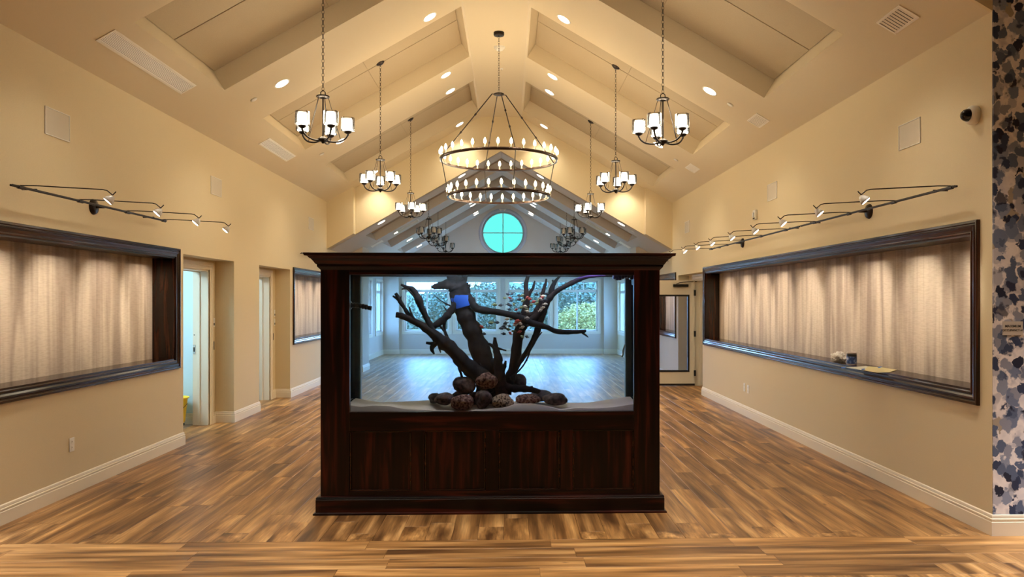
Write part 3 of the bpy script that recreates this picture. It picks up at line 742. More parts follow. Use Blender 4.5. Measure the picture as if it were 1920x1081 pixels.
# rocks
def dm(y): return 5.85+(y-5.85)*.78
def rock(px, py, rx, ry, y, mat, label, tilt=0, seed=0, ang=.25):
    y = dm(y)
    c = on_y(px, py, y); k = y/F; rx *= k; ry *= k
    bm = bmesh.new(); bmesh.ops.create_icosphere(bm, subdivisions=4, radius=1)
    for v in bm.verts:
        n_ = noise.noise(v.co*1.1+Vector((seed*3.1, 0, seed)))*ang+noise.noise(v.co*4+Vector((seed, 5, 0)))*.05
        v.co *= 1+n_
    me = bpy.data.meshes.new('rock'); 
    R_ = Matrix.Rotation(tilt, 4, 'Y')
    bm.transform(R_ @ Matrix.Diagonal((rx, min(rx, .07), ry, 1))); bm.to_mesh(me); bm.free()
    me.polygons.foreach_set('use_smooth', [True]*len(me.polygons)); me.materials.append(M[mat])
    o = bpy.data.objects.new('rock', me); COL.objects.link(o); o.location = c
    return tag(o, label, 'rock')
rock(832.5, 747, 17.5, 11, 5.93, 'rock_dark', 'mottled oval rock at the left end of the pile in the aquarium', seed=1)
rock(816, 746, 12, 9.5, 6.04, 'rock_grey', 'small smooth grey rock behind the leftmost oval rock', seed=2)
rock(867.5, 754, 22, 14, 5.89, 'rock_red', 'dark red round rock in the front row, left of the two-toned stone', seed=3)
rock(906, 748, 15, 18, 5.90, 'rock_dark', 'two-toned angular upright rock in the middle of the front row', tilt=.3, seed=4, ang=.45)
rock(943, 752, 21, 14, 5.90, 'rock_speck', 'speckled tan and brown granite rock in the front row below the dark stump', seed=5)
rock(871, 722, 21, 16, 5.99, 'rock_dark', 'large dark oval rock on top of the left side of the pile', tilt=.25, seed=6)
rock(914, 714, 21, 16, 5.97, 'rock_red', 'large reddish rock on top of the pile at the foot of the trunk', tilt=-.25, seed=7)
rock(858, 742, 10, 9, 6.06, 'rock_grey', 'small rock wedged behind the dark red front rock', seed=8)
rock(990, 748, 24, 10, 5.93, 'rock_red', 'smooth mauve low rock right of the speckled granite', seed=9, ang=.12)
rock(1040, 748, 24, 11, 5.95, 'rock_dark', 'rough pitted brown rock at the right end of the pile', seed=10)
rock(972, 717, 15, 17, 6.14, 'rock_grey', 'tall grey leaning rock behind the right side of the driftwood', tilt=.35, seed=11, ang=.12)
rock(1014, 741, 21, 11, 6.10, 'rock_grey', 'grey rounded rock behind the rough brown one on the right', seed=12)
rock(1046, 742, 9, 5, 6.08, 'rock_grey', 'very small rock peeking over the rough brown one', seed=13)
rock(890, 746, 12, 12, 6.05, 'rock_dark', 'dark rock filling the gap behind the two-toned stone', seed=14)
rock(925, 745, 14, 12, 6.10, 'rock_dark', 'dark rock hidden between the speckled granite and the trunk', seed=15)

# driftwood
def cat(pts, n=6):
    P = [pts[0]]+list(pts)+[pts[-1]]; out = []
    for i in range(1, len(P)-2):
        for k in range(n):
            t = k/n
            out.append(tuple(.5*((2*b)+(-a+c)*t+(2*a-5*b+4*c-d)*t*t+(-a+3*b-3*c+d)*t**3) for a, b, c, d in zip(P[i-1], P[i], P[i+1], P[i+2])))
    out.append(tuple(pts[-1])); return out
def branch(mb, pts, seed=0):
    """pts: (px, py, depth y, radius in px)"""
    q = []
    for px, py, y, r in pts:
        y = dm(y); c = on_y(px, py, y); q.append((c.x, c.y, c.z, r*y/F))
    q = cat(q); P = []; R_ = []
    for i, (x, y, z, r) in enumerate(q):
        n_ = noise.noise(Vector((i*.45, seed*7.3, 0)))
        P.append((x+.12*r*noise.noise(Vector((i*.6, seed, 3))), y, z)); R_.append(max(r*(1+.22*n_), .0012))
    k = len(mb.v); mb.tube(P, R_, 10)
    for i in range(k, len(mb.v)):
        v = Vector(mb.v[i]); d = noise.noise(v*22)*.0035; mb.v[i] = (v.x+d, v.y+d*.5, v.z+d)
def drift(name, mat, label, brs, cat_='driftwood'):
    mb = MB()
    for i, b in enumerate(brs): branch(mb, b, i+len(name))
    o = mb.build(name, M[mat]); return tag(o, label, cat_)
tr = drift('driftwood_log', 'drift', 'thick dark driftwood trunk wrapped with a blue band, standing behind the rocks', [
    [(916, 735, 6.12, 24), (910, 705, 6.12, 21), (905, 670, 6.12, 20), (888, 625, 6.11, 18), (872, 590, 6.10, 17), (862, 566, 6.10, 17), (863, 545, 6.10, 20), (858, 530, 6.10, 17), (856, 518, 6.1, 13)],
    [(850, 535, 6.08, 10), (848, 522, 6.08, 11), (847, 510, 6.08, 9), (846, 500, 6.08, 8)], [(866, 540, 6.1, 11), (869, 520, 6.1, 8), (872, 500, 6.1, 7)],
    [(866, 545, 6.08, 12), (848, 533, 6.07, 12), (830, 534, 6.06, 8), (816, 537, 6.05, 5.5), (808, 538, 6.05, 2.5)],
    [(872, 552, 6.08, 10), (884, 566, 6.06, 8), (897, 579, 6.04, 7.5), (930, 584, 6.0, 6), (962, 591, 5.97, 6.5), (985, 600, 5.96, 8), (1000, 606, 5.95, 6), (1025, 613, 5.94, 5), (1045, 621, 5.93, 5), (1075, 622, 5.92, 4), (1094, 621, 5.92, 3.2), (1099, 618, 5.92, 1.5)],
    [(1090, 622, 5.92, 3), (1097, 627, 5.92, 2), (1103, 632, 5.92, 1)],
    [(858, 568, 6.06, 9), (846, 582, 6.05, 7), (836, 594, 6.03, 7), (824, 604, 6.01, 6.5), (811, 613, 6.0, 5.5), (808, 616, 6.0, 4)],
    [(834, 596, 6.03, 4), (833, 614, 6.03, 3), (838, 632, 6.03, 3), (843, 645, 6.03, 2)], [(823, 609, 6.02, 2.5), (830, 617, 6.02, 2), (835, 622, 6.02, 2)],
    [(845, 573, 6.05, 1.4), (832, 567, 6.05, 1.2), (822, 560, 6.05, 1), (815, 553, 6.05, .6)], [(838, 583, 6.04, 1.5), (834, 577, 6.04, 1), (830, 571, 6.04, .6)],
    [(874, 540, 6.06, 4), (880, 536, 6.05, 2.5), (876, 533, 6.05, 1.5)], [(872, 533, 6.06, 4), (877, 537, 6.05, 2)], [(905, 690, 6.1, 20), (925, 680, 6.1, 9), (938, 690, 6.1, 8)]])
c0, c1 = on_y(864, 557, dm(6.10)), on_y(868, 572, dm(6.10))
wr = MB().tube([c0+Vector((-.0, 0, .018)), c0, (c0+c1)/2, c1, c1+Vector((.004, 0, -.014))], [.084, .086, .083, .082, .080], 22).build('blue_band', M['bluewrap'], tr)
drift('driftwood_branch', 'drift', 'dark driftwood branch leaning left from the rock pile with forked cut ends', [
    [(918, 716, 6.03, 12), (898, 702, 6.02, 17), (872, 682, 6.0, 15), (850, 657, 5.98, 13), (830, 641, 5.97, 13), (812, 625, 5.96, 9), (790, 609, 5.95, 7.5), (768, 598, 5.94, 6.5), (754, 592, 5.94, 5.5), (742, 590, 5.94, 5)],
    [(812, 627, 5.96, 8), (804, 606, 5.96, 6), (797, 590, 5.96, 5.2), (789, 573, 5.95, 6), (785, 562, 5.95, 7.5), (779, 549, 5.95, 5), (772, 541, 5.95, 5), (762, 538, 5.95, 3.5), (752, 533, 5.95, 2)],
    [(787, 568, 5.94, 3), (775, 553, 5.94, 2.2), (764, 542, 5.94, 1.8), (753, 533, 5.94, 1.2)], [(766, 542, 5.94, 1.8), (758, 541, 5.94, 1.6), (753, 542, 5.94, 1.2)],
    [(779, 604, 5.95, 5), (768, 592, 5.95, 4), (758, 577, 5.95, 3.7), (749, 562, 5.95, 3.7), (742, 549, 5.95, 3)], [(752, 565, 5.95, 3), (744, 559, 5.95, 2.5), (737, 554, 5.95, 1.6)],
    [(780, 603, 5.93, 3), (773, 592, 5.93, 2.2), (767, 575, 5.93, 1.8)], [(751, 562, 5.95, 1.6), (752, 555, 5.95, .8)],
    [(822, 640, 5.95, 6), (812, 648, 5.95, 5), (810, 656, 5.95, 3.5), (814, 664, 5.95, 1.5)], [(815, 644, 5.95, 5), (806, 643, 5.95, 3), (799, 642, 5.95, 2.5)], [(824, 652, 5.95, 3), (826, 661, 5.95, 1)],
    [(857, 675, 5.99, 3.5), (862, 693, 5.99, 2.6), (867, 710, 5.99, 2.2)], [(860, 668, 5.97, 9), (845, 645, 5.97, 8), (835, 640, 5.97, 7)]])
drift('driftwood_stump', 'driftdark', 'short black driftwood stump with a stubby fork in front of the trunk', [
    [(941, 745, 5.99, 16), (939, 722, 5.99, 12), (936, 695, 5.99, 9), (934, 672, 5.98, 8), (930, 655, 5.98, 6.5), (928, 642, 5.98, 4), (928, 632, 5.98, 2.6)],
    [(931, 657, 5.97, 4), (922, 647, 5.97, 3.5), (916, 643, 5.97, 2)], [(931, 652, 5.97, 3), (940, 654, 5.97, 2), (949, 657, 5.97, 1.5)], [(938, 700, 5.98, 6), (946, 686, 5.98, 4), (948, 676, 5.98, 2)],
    [(945, 725, 6.0, 9), (965, 728, 5.99, 7), (990, 729, 5.98, 6), (1008, 733, 5.98, 5), (1012, 735, 5.98, 3)], [(990, 728, 5.98, 4), (999, 724, 5.98, 1.5)]])
drift('driftwood_uprights', 'driftdark', 'tall dark driftwood with several upright prongs on the right of the pile', [
    [(948, 735, 6.06, 12), (955, 710, 6.06, 10), (963, 685, 6.06, 9), (969, 650, 6.05, 9.5), (974, 620, 6.04, 10), (984, 599, 6.03, 11), (985, 580, 6.03, 8), (988, 560, 6.03, 6), (986, 536, 6.03, 4.5), (990, 515, 6.03, 3.5)],
    [(984, 592, 6.03, 9), (1000, 590, 6.03, 7), (1010, 577, 6.03, 6), (1016, 555, 6.03, 4.5), (1021, 537, 6.03, 3), (1025, 522, 6.03, 1.6)],
    [(991, 560, 6.03, 2), (994, 548, 6.03, 3.2), (999, 540, 6.03, 2.6), (1003, 526, 6.03, 1.6)],
    [(985, 605, 5.98, 9), (1000, 598, 5.98, 8), (1013, 584, 5.98, 6.5), (1028, 562, 5.97, 6), (1045, 545, 5.97, 5), (1070, 531, 5.96, 5), (1088, 523, 5.96, 4), (1108, 518, 5.96, 3), (1135, 516, 5.96, 2)]])
drift('driftwood_pole', 'drift', 'slim grey driftwood pole slanting up to the right behind the tall prongs', [
    [(955, 715, 6.16, 5), (972, 682, 6.16, 5), (990, 656, 6.15, 5.5), (1003, 632, 6.15, 6), (1012, 606, 6.14, 6.5), (1022, 578, 6.14, 6), (1031, 553, 6.13, 5.5), (1037, 535, 6.13, 4.5), (1043, 525, 6.13, 3), (1050, 517, 6.13, 2)], [(1038, 534, 6.13, 3), (1036, 524, 6.13, 1.5)],
    [(1003, 635, 6.14, 2), (1009, 631, 6.14, 1.5), (1016, 622, 6.14, 1)]])
drift('driftwood_twig', 'drift', 'thin knobbly curved twig rising from the right side of the pile', [
    [(956, 708, 6.0, 2), (968, 699, 6.0, 1.8), (981, 685, 6.0, 1.6), (990, 668, 6.0, 1.5), (996, 650, 6.0, 1.2), (999, 640, 6.0, .8)], [(991, 665, 6, 1.2), (994, 664, 6, .6)], [(986, 677, 6, 1.2), (989, 676, 6, .6)], [(996, 652, 6, 1), (1000, 646, 6, .6)], [(957, 707, 6, 1.6), (957, 712, 6, 1.4), (960, 713, 6, 1)]])

# fish
def fish_mesh(col, name):
    mb = MB(); n = 12; prof = [(-.5, .02), (-.42, .10), (-.25, .22), (0, .27), (.22, .19), (.36, .07), (.42, .05)]
    vs = []
    for x, r in prof:
        for k in range(8):
            t = 2*PI*k/8; vs.append((x, r*.38*math.cos(t), r*math.sin(t)))
    mb.add(vs, [(i*8+k, i*8+(k+1) % 8, (i+1)*8+(k+1) % 8, (i+1)*8+k) for i in range(len(prof)-1) for k in range(8)], True)
    for s_ in (-.012, .012): mb.add([(.38, s_, 0), (.62, s_, .20), (.55, s_, 0), (.62, s_, -.20)], [(0, 1, 2, 3)])
    mb.add([(-.1, 0, .24), (.18, 0, .18), (.16, 0, .36)], [(0, 1, 2)]); mb.add([(-.05, 0, -.24), (.2, 0, -.18), (.14, 0, -.34)], [(0, 1, 2)])
    return mb.mesh(name, simple(name, col, .35, bump=0, var=.25, scale=6))
FM = {'red': fish_mesh((.42, .05, .04), 'red_fish_skin'), 'dark': fish_mesh((.035, .04, .06), 'dark_fish_skin'), 'olive': fish_mesh((.20, .22, .10), 'olive_fish_skin'), 'pale': fish_mesh((.62, .50, .40), 'pale_fish_skin')}
zf = lambda l, ox, oy, s_: [(ox+a/s_, oy+b/s_, c) for a, b, c in l]
fl = zf([(119, 432, 'dark'), (192, 427, 'dark'), (317, 458, 'dark'), (370, 457, 'olive'), (60, 500, 'olive'), (152, 500, 'red'), (318, 523, 'dark'), (173, 547, 'dark'), (380, 548, 'olive'), (122, 612, 'dark'), (160, 632, 'dark'), (222, 618, 'olive'), (350, 668, 'olive'), (265, 705, 'red'), (140, 705, 'dark'), (310, 765, 'dark'), (618, 435, 'dark'), (800, 425, 'dark'), (740, 468, 'pale'), (720, 497, 'red'), (455, 492, 'red'), (500, 515, 'red'), (568, 570, 'red'), (620, 600, 'olive'), (528, 620, 'olive'), (440, 620, 'olive'), (420, 650, 'pale'), (455, 700, 'olive'), (460, 740, 'pale'), (690, 520, 'pale'), (660, 550, 'olive'), (765, 540, 'dark'), (735, 668, 'pale'), (775, 610, 'pale'), (690, 715, 'pale'), (460, 855, 'pale'), (335, 950, 'pale'), (100, 870, 'pale'), (180, 865, 'olive'), (75, 945, 'dark'), (250, 975, 'pale'), (250, 945, 'red'), (290, 905, 'red'), (45, 995, 'dark'), (140, 995, 'dark'), (125, 1050, 'olive'), (470, 985, 'dark'), (370, 1015, 'pale'), (18, 1035, 'dark'), (65, 1025, 'dark')], 940, 505, 9.4)
fl += zf([(1290, 622, 'olive'), (1397, 628, 'dark'), (1230, 938, 'olive'), (1337, 932, 'dark'), (1065, 1010, 'red')], 790, 505, 9.4)
fl += zf([(35, 745, 'dark'), (200, 745, 'dark'), (280, 722, 'olive'), (255, 740, 'red'), (335, 727, 'red'), (395, 770, 'dark'), (357, 770, 'olive'), (365, 732, 'dark'), (238, 708, 'olive'), (180, 697, 'dark')], 900, 460, 4.506)
fr2 = random.Random(5); FISH = []; FLAB = {'red': 'small red fish %s', 'dark': 'small dark fish %s', 'olive': 'small olive fish %s', 'pale': 'small pale fish %s'}
for (px, py, k) in fl:
    y = 5.86+fr2.random()*.06 if k in ('red', 'pale') else 5.86+fr2.random()*.28
    y = 5.83+(y-5.83)*.7
    o = bpy.data.objects.new(k+'_fish', FM[k]); COL.objects.link(o); o.location = on_y(px, py, y)
    s_ = .036+.012*fr2.random(); o.scale = (s_, s_, s_); o.rotation_euler = (0, fr2.uniform(-.5, .5), fr2.choice((0, PI))+fr2.uniform(-.7, .7))
    where = ('left of the tall prongs' if px < 975 else 'between the tall prongs' if px < 1012 else 'by the long right-hand prong') + (', near the top' if py < 550 else ', at middle height' if py < 585 else ', just above the crossing branch' if py < 600 else ', below the crossing branch')
    if px < 945: where = 'swimming alone near the thick trunk, %s' % ('high' if py < 580 else 'low')
    tag(o, FLAB[k] % where, 'fish', group=k+' fish of the school'); FISH.append((o['label'], px, o))
t = empty('aquarium_lamp', (-.135, 5.84, 1.868), label='added white fill lamp bar under the tank hood, hidden by the top rail', cat='light strip')  # lamp bar added out of sight to brighten rocks and sand
MB().box(-.7, .7, -.03, .03, -.012, .004).build('housing', M['black'], t); MB().box(-.69, .69, -.02, .02, -.014, -.012).build('diode_strip', M['shade_off'], t)
light('tank_fill_lamp', 'AREA', (0, 0, -.018), 6, (1, .94, .90), t, shape='RECTANGLE', size=1.3, size_y=.04)
for lab in {f[0] for f in FISH}:
    same = sorted([f for f in FISH if f[0] == lab], key=lambda f: f[1])
    if len(same) > 1:
        wd = ('leftmost', 'second from left', 'third from left', 'fourth from left', 'fifth from left', 'sixth from left', 'seventh from left', 'eighth from left', 'ninth from left')
        for i, f_ in enumerate(same): f_[2]['label'] = lab+', '+(wd[i] if i < len(same)-1 else 'rightmost')
# nozzle on the left, overflow comb on the right, light strip
n0, n1 = on_y(654, 572, 5.86), on_y(692, 577, 5.86)
t = empty('return_nozzle', n0, label='black segmented hose nozzle poking in from the left side of the tank', cat='nozzle')
for k in range(7):
    p = (n1-n0)*(k/7)+Vector((0, 0, .008*math.sin(k/7*PI)))
    MB().lathe([(.012, -.014), (.021, -.006), (.021, .004), (.013, .015)], p, 12, Matrix.Rotation(PI/2+.12*(k-3)/3, 3, 'Y')).build('segment', M['black'], t)
MB().lathe([(0, .02), (.018, .02), (.016, -.01), (0, -.01)], (n1-n0), 12, Matrix.Rotation(PI/2+.15, 3, 'Y')).build('tip', M['black'], t)
MB().lathe([(.018, -.01), (.032, -.01), (.032, .008), (.018, .008)], (.012, 0, 0), 8, Matrix.Rotation(PI/2, 3, 'Y')).build('collar', M['black'], t)
mb = MB(); a, b = on_y(1149, 516, 5.95), on_y(1196, 522, 5.95)
for k in range(9):
    x = a.x+(b.x-a.x)*k/9; h = .03+.012*math.sin(k*1.1)+(.035 if k > 6 else 0); mb.box(x, x+(b.x-a.x)/9*.98, 5.92, 5.99, a.z-h, a.z+.035)
tag(mb.build('overflow_box', M['black'], bevel=.006), 'black scalloped overflow fitting in the upper right corner of the tank', 'overflow fitting')
t = empty('aquarium_lamp', on_y(1115, 513, 5.92), label='violet light strip under the tank hood at the upper right', cat='light strip')
MB().box(-.17, .17, -.012, .012, .004, .018).build('housing', M['black'], t); MB().box(-.165, .165, -.008, .008, 0, .004).build('diode_strip', emit('violet_diodes', (.35, .22, 1), 3), t)
light('violet_lamp', 'AREA', (0, 0, -.004), 1.1, (.35, .25, 1), t, shape='RECTANGLE', size=.3, size_y=.02)
q = on_y(1169, 655, 5.95)
mb = MB().tube([q+Vector((.012, 0, .04)), q, q+Vector((-.006, 0, -.04)), q+Vector((-.018, 0, -.055))], [.006, .008, .009, .013], 10)
tag(mb.build('suction_clip', M['chrome']), 'small silvery clip stuck to the right end of the tank', 'clip')

# ------------------------------------------------------------------ chandeliers
def chain(mb, z0, z1, x=0, y=0):
    n = int((z1-z0)/.034); 
    for i in range(n):
        z = z0+(i+.5)*(z1-z0)/n; rot = Matrix.Rotation(PI/2 if i % 2 else 0, 3, 'Z') @ Matrix.Rotation(PI/2, 3, 'X')
        mb.torus((x, y, z), .021, .0030, 10, 5, rot, .55)
    return mb
def small_chandelier(zb, ztop, lit, rot, tilt):
    """origin at hub bottom"""
    e = empty('chandelier')
    H_ = ztop-zb
    MB().lathe([(0, -.03), (.012, -.026), (.016, -.012), (.05, -.006), (.055, .012), (.03, .03), (.012, .04), (0, .04)]).build('hub', M['bronze'], e)
    MB().tube([(0, 0, .0), (0, 0, .42)], .008).build('stem', M['bronze'], e)
    MB().lathe([(.03, .415), (.062, .420), (.066, .427), (.062, .434), (.02, .436), (0, .44)]).tube([(-.022, 0, .43), (-.022, 0, .47), (0, 0, .49), (.022, 0, .47), (.022, 0, .43)], .005, 6).build('top_ring', M['bronze'], e)
    c = chain(MB(), .485, H_-.01); o = c.build('chain', M['bronze'], e); o['kind'] = 'stuff'
    MB().lathe([(0, -.03), (.02, -.028), (.06, -.008), (.064, 0)], (0, 0, H_), 20, Matrix.Rotation(tilt, 3, 'Y')).build('ceiling_canopy', M['bronze'], e)
    for k in range(5):
        a = math.radians(rot-72*k); c, s_ = math.cos(a), math.sin(a)
        pr = [(.03, .0), (.10, -.01), (.17, .003), (.215, .035), (.235, .07)]
        pr = cat([(r, z) for r, z in pr], 4)
        arm = MB().tube([(r*c, r*s_, z) for r, z in pr], .0085, 8).tube([(.235*c, .235*s_, .06), (.235*c, .235*s_, .085)], .010, 8)
        arm.lathe([(0, .078), (.018, .080), (.036, .092), (.040, .104), (0, .106)], (.235*c, .235*s_, 0), 14).tube([(.17*c, .17*s_, .003), (.05*c, .05*s_, .42)], .0028, 6)
        arm = arm.build('arm', M['bronze'], e)
        p = (.235*c, .235*s_, 0)
        MB().lathe([(.03, .106), (.066, .110), (.068, .118), (.068, .235), (.065, .235), (.065, .12)], p, 20).build('glass_shade', M['clear'], arm)
        MB().lathe([(0, .108), (.051, .110), (.055, .118), (.055, .224), (.0, .222)] if lit else [(.02, .108), (.051, .110), (.055, .118), (.055, .224)], p, 20).build('frosted_liner', M['shade_on'] if lit else M['shade_off'], arm)
    if lit: light('chandelier_lamp', 'POINT', (0, 0, .25), E_SMALL, WARM, e, shadow_soft_size=.22)
    return e
XCL, XCR = -1.81, 1.52
ZT = lambda x: zc(x)+.23/CT
ords = ('nearest', 'middle', 'farthest')
ROT = {(-1, 0): 14, (-1, 1): 28, (-1, 2): -5, (1, 0): -50, (1, 1): -68, (1, 2): -39}
for si, x in ((-1, XCL), (1, XCR)):
    for k, y in enumerate((7.33, 10.58, 13.83)):
        c = small_chandelier(3.185, ZT(x), True, ROT[(si, k)], -TH if si < 0 else TH)
        c.location = (x, y, 3.185)
        tag(c, '%s lit five-shade bronze chandelier hanging on the %s side' % (ords[k].capitalize(), 'left' if si < 0 else 'right'), 'chandelier', 'lit five-shade chandeliers along the hall')
XC2 = (-1.79, 1.47)
for si, x in enumerate(XC2):
    for k, y in enumerate((16.75, 18.95, 21.28)):
        zt = zc(x, ZE2)+.17/CT
        c = small_chandelier(3.03, zt, False, (18, -20, 40)[k]+7*si, (-TH, TH)[si]); c.location = (x, y, 3.03)
        tag(c, '%s unlit five-shade chandelier in the far room, %s side' % (ords[k].capitalize(), ('left', 'right')[si]), 'chandelier', 'unlit chandeliers of the far room')
# large two-tier ring chandelier
BX, BY = -.14, 10.56
e = empty('ring_chandelier', (BX, BY, 4.54), label='large two-tier ring chandelier with rows of lit candle bulbs over the aquarium', cat='chandelier')
MB().lathe([(0, -.02), (.03, -.018), (.075, -.006), (.075, .010), (.03, .02), (0, .03)]).build('hub', M['bronze'], e)
o = chain(MB(), .03, ZF-4.54-.02).build('chain', M['bronze'], e); o['kind'] = 'stuff'
MB().lathe([(0, -.045), (.07, -.045), (.075, -.035), (.075, 0)], (0, 0, ZF-4.54)).build('ceiling_canopy', M['bronze'], e)
R1, R2, Z1_, Z2_ = .825, .725, 3.615-4.54, 3.10-4.54
for (R_, z, n_) in ((R1, Z1_, 30), (R2, Z2_, 27)):
    ring = MB().lathe([(R_-.022, -.018), (R_+.006, -.018), (R_+.006, .018), (R_-.004, .018), (R_-.004, -.010), (R_-.022, -.010), (R_-.022, -.018)], (0, 0, z), 72).build('ring', M['ringmetal'], e)
    for k in range(n_):
        a = 2*PI*(k+.5)/n_; p = (R_*math.cos(a), R_*math.sin(a), z)
        cn = MB().lathe([(.0, .01), (.016, .012), (.018, .02), (.009, .024), (.009, .062), (0, .062)], p, 8).build('candle_holder', M['candle'], e)
        MB().lathe([(.008, .062), (.017, .074), (.020, .094), (.016, .116), (.007, .136), (0, .145)], p, 8).build('bulb', M['bulb_on'], cn)
for k in range(4):
    a = math.radians(16+90*k); c, s_ = math.cos(a), math.sin(a)
    p0 = Vector((.10*c, .10*s_, 0)); p1 = Vector((R1*c, R1*s_, Z1_)); p2 = Vector((R2*c, R2*s_, Z2_))
    mb = MB().tube([(.03*c, .03*s_, 0), p0, p1], .0075, 8)
    for t in (.33, .62): mb.lathe([(.007, -.02), (.014, -.012), (.014, .012), (.007, .02)], p0.lerp(p1, t), 8, Vector((0, 0, 1)).rotation_difference(p1-p0).to_matrix())
    mb.build('upper_rod', M['bronze'], e)
    MB().tube([p1, p2], .0065, 8).build('lower_rod', M['bronze'], e)
for (r_, z) in ((.62, Z1_+.12), (.52, Z2_+.12)):
    for k in range(4):
        a = PI/4+PI/2*k; light('ring_lamp', 'POINT', (r_*math.cos(a), r_*math.sin(a), z), E_BIG/8, (1, .78, .48), e, shadow_soft_size=.15)

# ------------------------------------------------------------------ ceiling fittings
ordw = ('nearest', 'second', 'third', 'fourth', 'fifth', 'sixth', 'seventh')
def cfit(x, y, ze=ZE):
    s_ = -1 if x < RID else 1
    return (x, y, zc(x, ze)), (0, -TH if s_ < 0 else TH, 0)
def downlight(x, y, label, ze=ZE, power=1.0, r=.085, grp='recessed downlights'):
    loc, rot = cfit(x, y, ze); t = empty('downlight', loc, rot, label=label, cat='ceiling light')
    MB().lathe([(r*.9, .01), (r, -.001), (r*1.16, -.003), (r*1.18, .001)], seg=24).build('trim_ring', M['white'], t)
    MB().lathe([(0, -.0015), (r*.95, -.0015)], seg=24).build('lens', M['lamp_on'], t)
    if power:
        l = light('downlight_lamp', 'SPOT', (0, 0, -.02), E_DOWN*power, (1, .89, .69), t, spot_size=math.radians(105), spot_blend=.9, shadow_soft_size=.07)
        l.rotation_euler = (0, -rot[1], 0)
hall = {'left': [(-2.69, 8.94, 'lower row, nearest'), (-2.70, 12.09, 'lower row, second'), (-2.70, 15.06, 'lower row, by the gable wall'), (-.99, 9.40, 'upper row, nearest'), (-.99, 11.80, 'upper row, second'), (-.99, 12.70, 'upper row, third'), (-.99, 15.08, 'upper row, by the gable wall')],
        'right': [(2.43, 8.97, 'lower row, nearest'), (2.43, 12.09, 'lower row, second'), (2.41, 15.06, 'lower row, by the gable wall'), (.69, 9.38, 'upper row, nearest'), (.69, 11.78, 'upper row, second'), (.69, 12.66, 'upper row, third'), (.71, 15.08, 'upper row, by the gable wall')]}
for sd_, L_ in hall.items():
    for x, y, w in L_: downlight(x, y, 'recessed downlight on the %s ceiling slope, %s' % (sd_, w))
for (x, y) in ((-2.69, 5.8), (2.43, 5.8)):
    downlight(x, y, 'recessed downlight on the %s slope above the near end of the hall, out of frame' % ('left' if x < 0 else 'right'))
far = [(-2.66, 15.68), (-2.66, 17.88), (-2.66, 20.1), (-2.66, 22.3), (-.98, 15.62), (-.98, 19.86), (-.98, 20.4), (-.98, 22.1), (-.98, 22.5), (2.37, 15.68), (2.37, 17.98), (2.37, 20.2), (2.37, 22.3), (.66, 15.62), (.66, 19.86), (.66, 20.4), (.66, 22.1), (.66, 22.5)]
cnt = {}
for (x, y) in far:
    k = ('left' if x < 0 else 'right', 'lower' if abs(x-RID) > 2 else 'upper'); i = cnt.get(k, 0); cnt[k] = i+1
    downlight(x, y, 'narrow downlight in the far room ceiling, %s side %s row, %s' % (*k, ordw[i]), ZE2, .03)
def sprinkler(x, y, label, ze=ZE):
    loc, rot = cfit(x, y, ze); t = empty('sprinkler_cover', loc, rot, label=label, cat='sprinkler cover')
    MB().lathe([(0, -.012), (.034, -.012), (.04, -.008), (.04, -.003)], seg=20).build('cover_disc', M['white'], t); MB().lathe([(.03, -.004), (.03, .004)]).build('collar', M['white'], t)
sprinkler(-3.02, 8.93, 'round white sprinkler cover on the left slope, nearest'); sprinkler(-3.03, 12.18, 'round white sprinkler cover on the left slope, second')
sprinkler(2.69, 9.0, 'round white sprinkler cover on the right slope, nearest'); sprinkler(2.77, 12.3, 'round white sprinkler cover on the right slope, second')
sprinkler(2.62, 15.66, 'small sprinkler cover on the far room ceiling, nearer', ZE2); sprinkler(2.62, 18.0, 'small sprinkler cover on the far room ceiling, farther', ZE2)
t = empty('smoke_detector', (-.14, 11.16, ZF), label='round white smoke detector on the flat ridge behind the chandelier chain', cat='smoke detector')
MB().lathe([(.075, 0), (.078, -.02), (.06, -.03), (.055, -.045), (.03, -.055), (0, -.055)]).build('housing', M['white'], t); MB().lathe([(.078, -.008), (.086, -.006), (.086, 0)]).build('base_ring', M['white'], t)
t = empty('ridge_sprinkler', (-.12, 12.2, ZF), label='tiny sprinkler head on the flat ridge past the smoke detector', cat='sprinkler')
MB().lathe([(.03, 0), (.03, -.006), (0, -.008)]).build('escutcheon', M['white'], t); MB().tube([(0, 0, -.006), (0, 0, -.03)], .006).build('nozzle', M['chrome'], t)
def vent(x, y, w, l, n, along, label, ze=ZE):
    """w across slope, l along y; slats run along 'y' or along slope 'x'"""
    loc, rot = cfit(x, y, ze); t = empty('air_vent', loc, rot, label=label, cat='air vent'); b = .022
    fr = MB(); h = -.007
    fr.box(-w/2, w/2, -l/2, -l/2+b, h, 0); fr.box(-w/2, w/2, l/2-b, l/2, h, 0); fr.box(-w/2, -w/2+b, -l/2+b, l/2-b, h, 0); fr.box(w/2-b, w/2, -l/2+b, l/2-b, h, 0)
    fr.build('frame', M['vent'], t, .002); MB().box(-w/2+b, w/2-b, -l/2+b, l/2-b, -.0012, -.0004).build('duct_opening', M['dark'], t)
    iw, il = w-2*b, l-2*b
    for k in range(n):
        c = (k+.5)/n-.5
        if along == 'y': me = MB().add([(-iw/n*.30, -il/2, -.0055), (iw/n*.30, -il/2, -.002), (iw/n*.30, il/2, -.002), (-iw/n*.30, il/2, -.0055)], [(0, 1, 2, 3)]).mesh('slat', M['vent']) if k == 0 else me; p = (c*iw, 0, 0)
        else: me = MB().add([(-iw/2, -il/n*.34, -.0015), (-iw/2, il/n*.24, -.006), (iw/2, il/n*.24, -.006), (iw/2, -il/n*.34, -.0015)], [(0, 1, 2, 3)]).mesh('slat', M['vent']) if k == 0 else me; p = (0, c*il, 0)
        o = bpy.data.objects.new('slat', me); COL.objects.link(o); o.parent = t; o.location = p
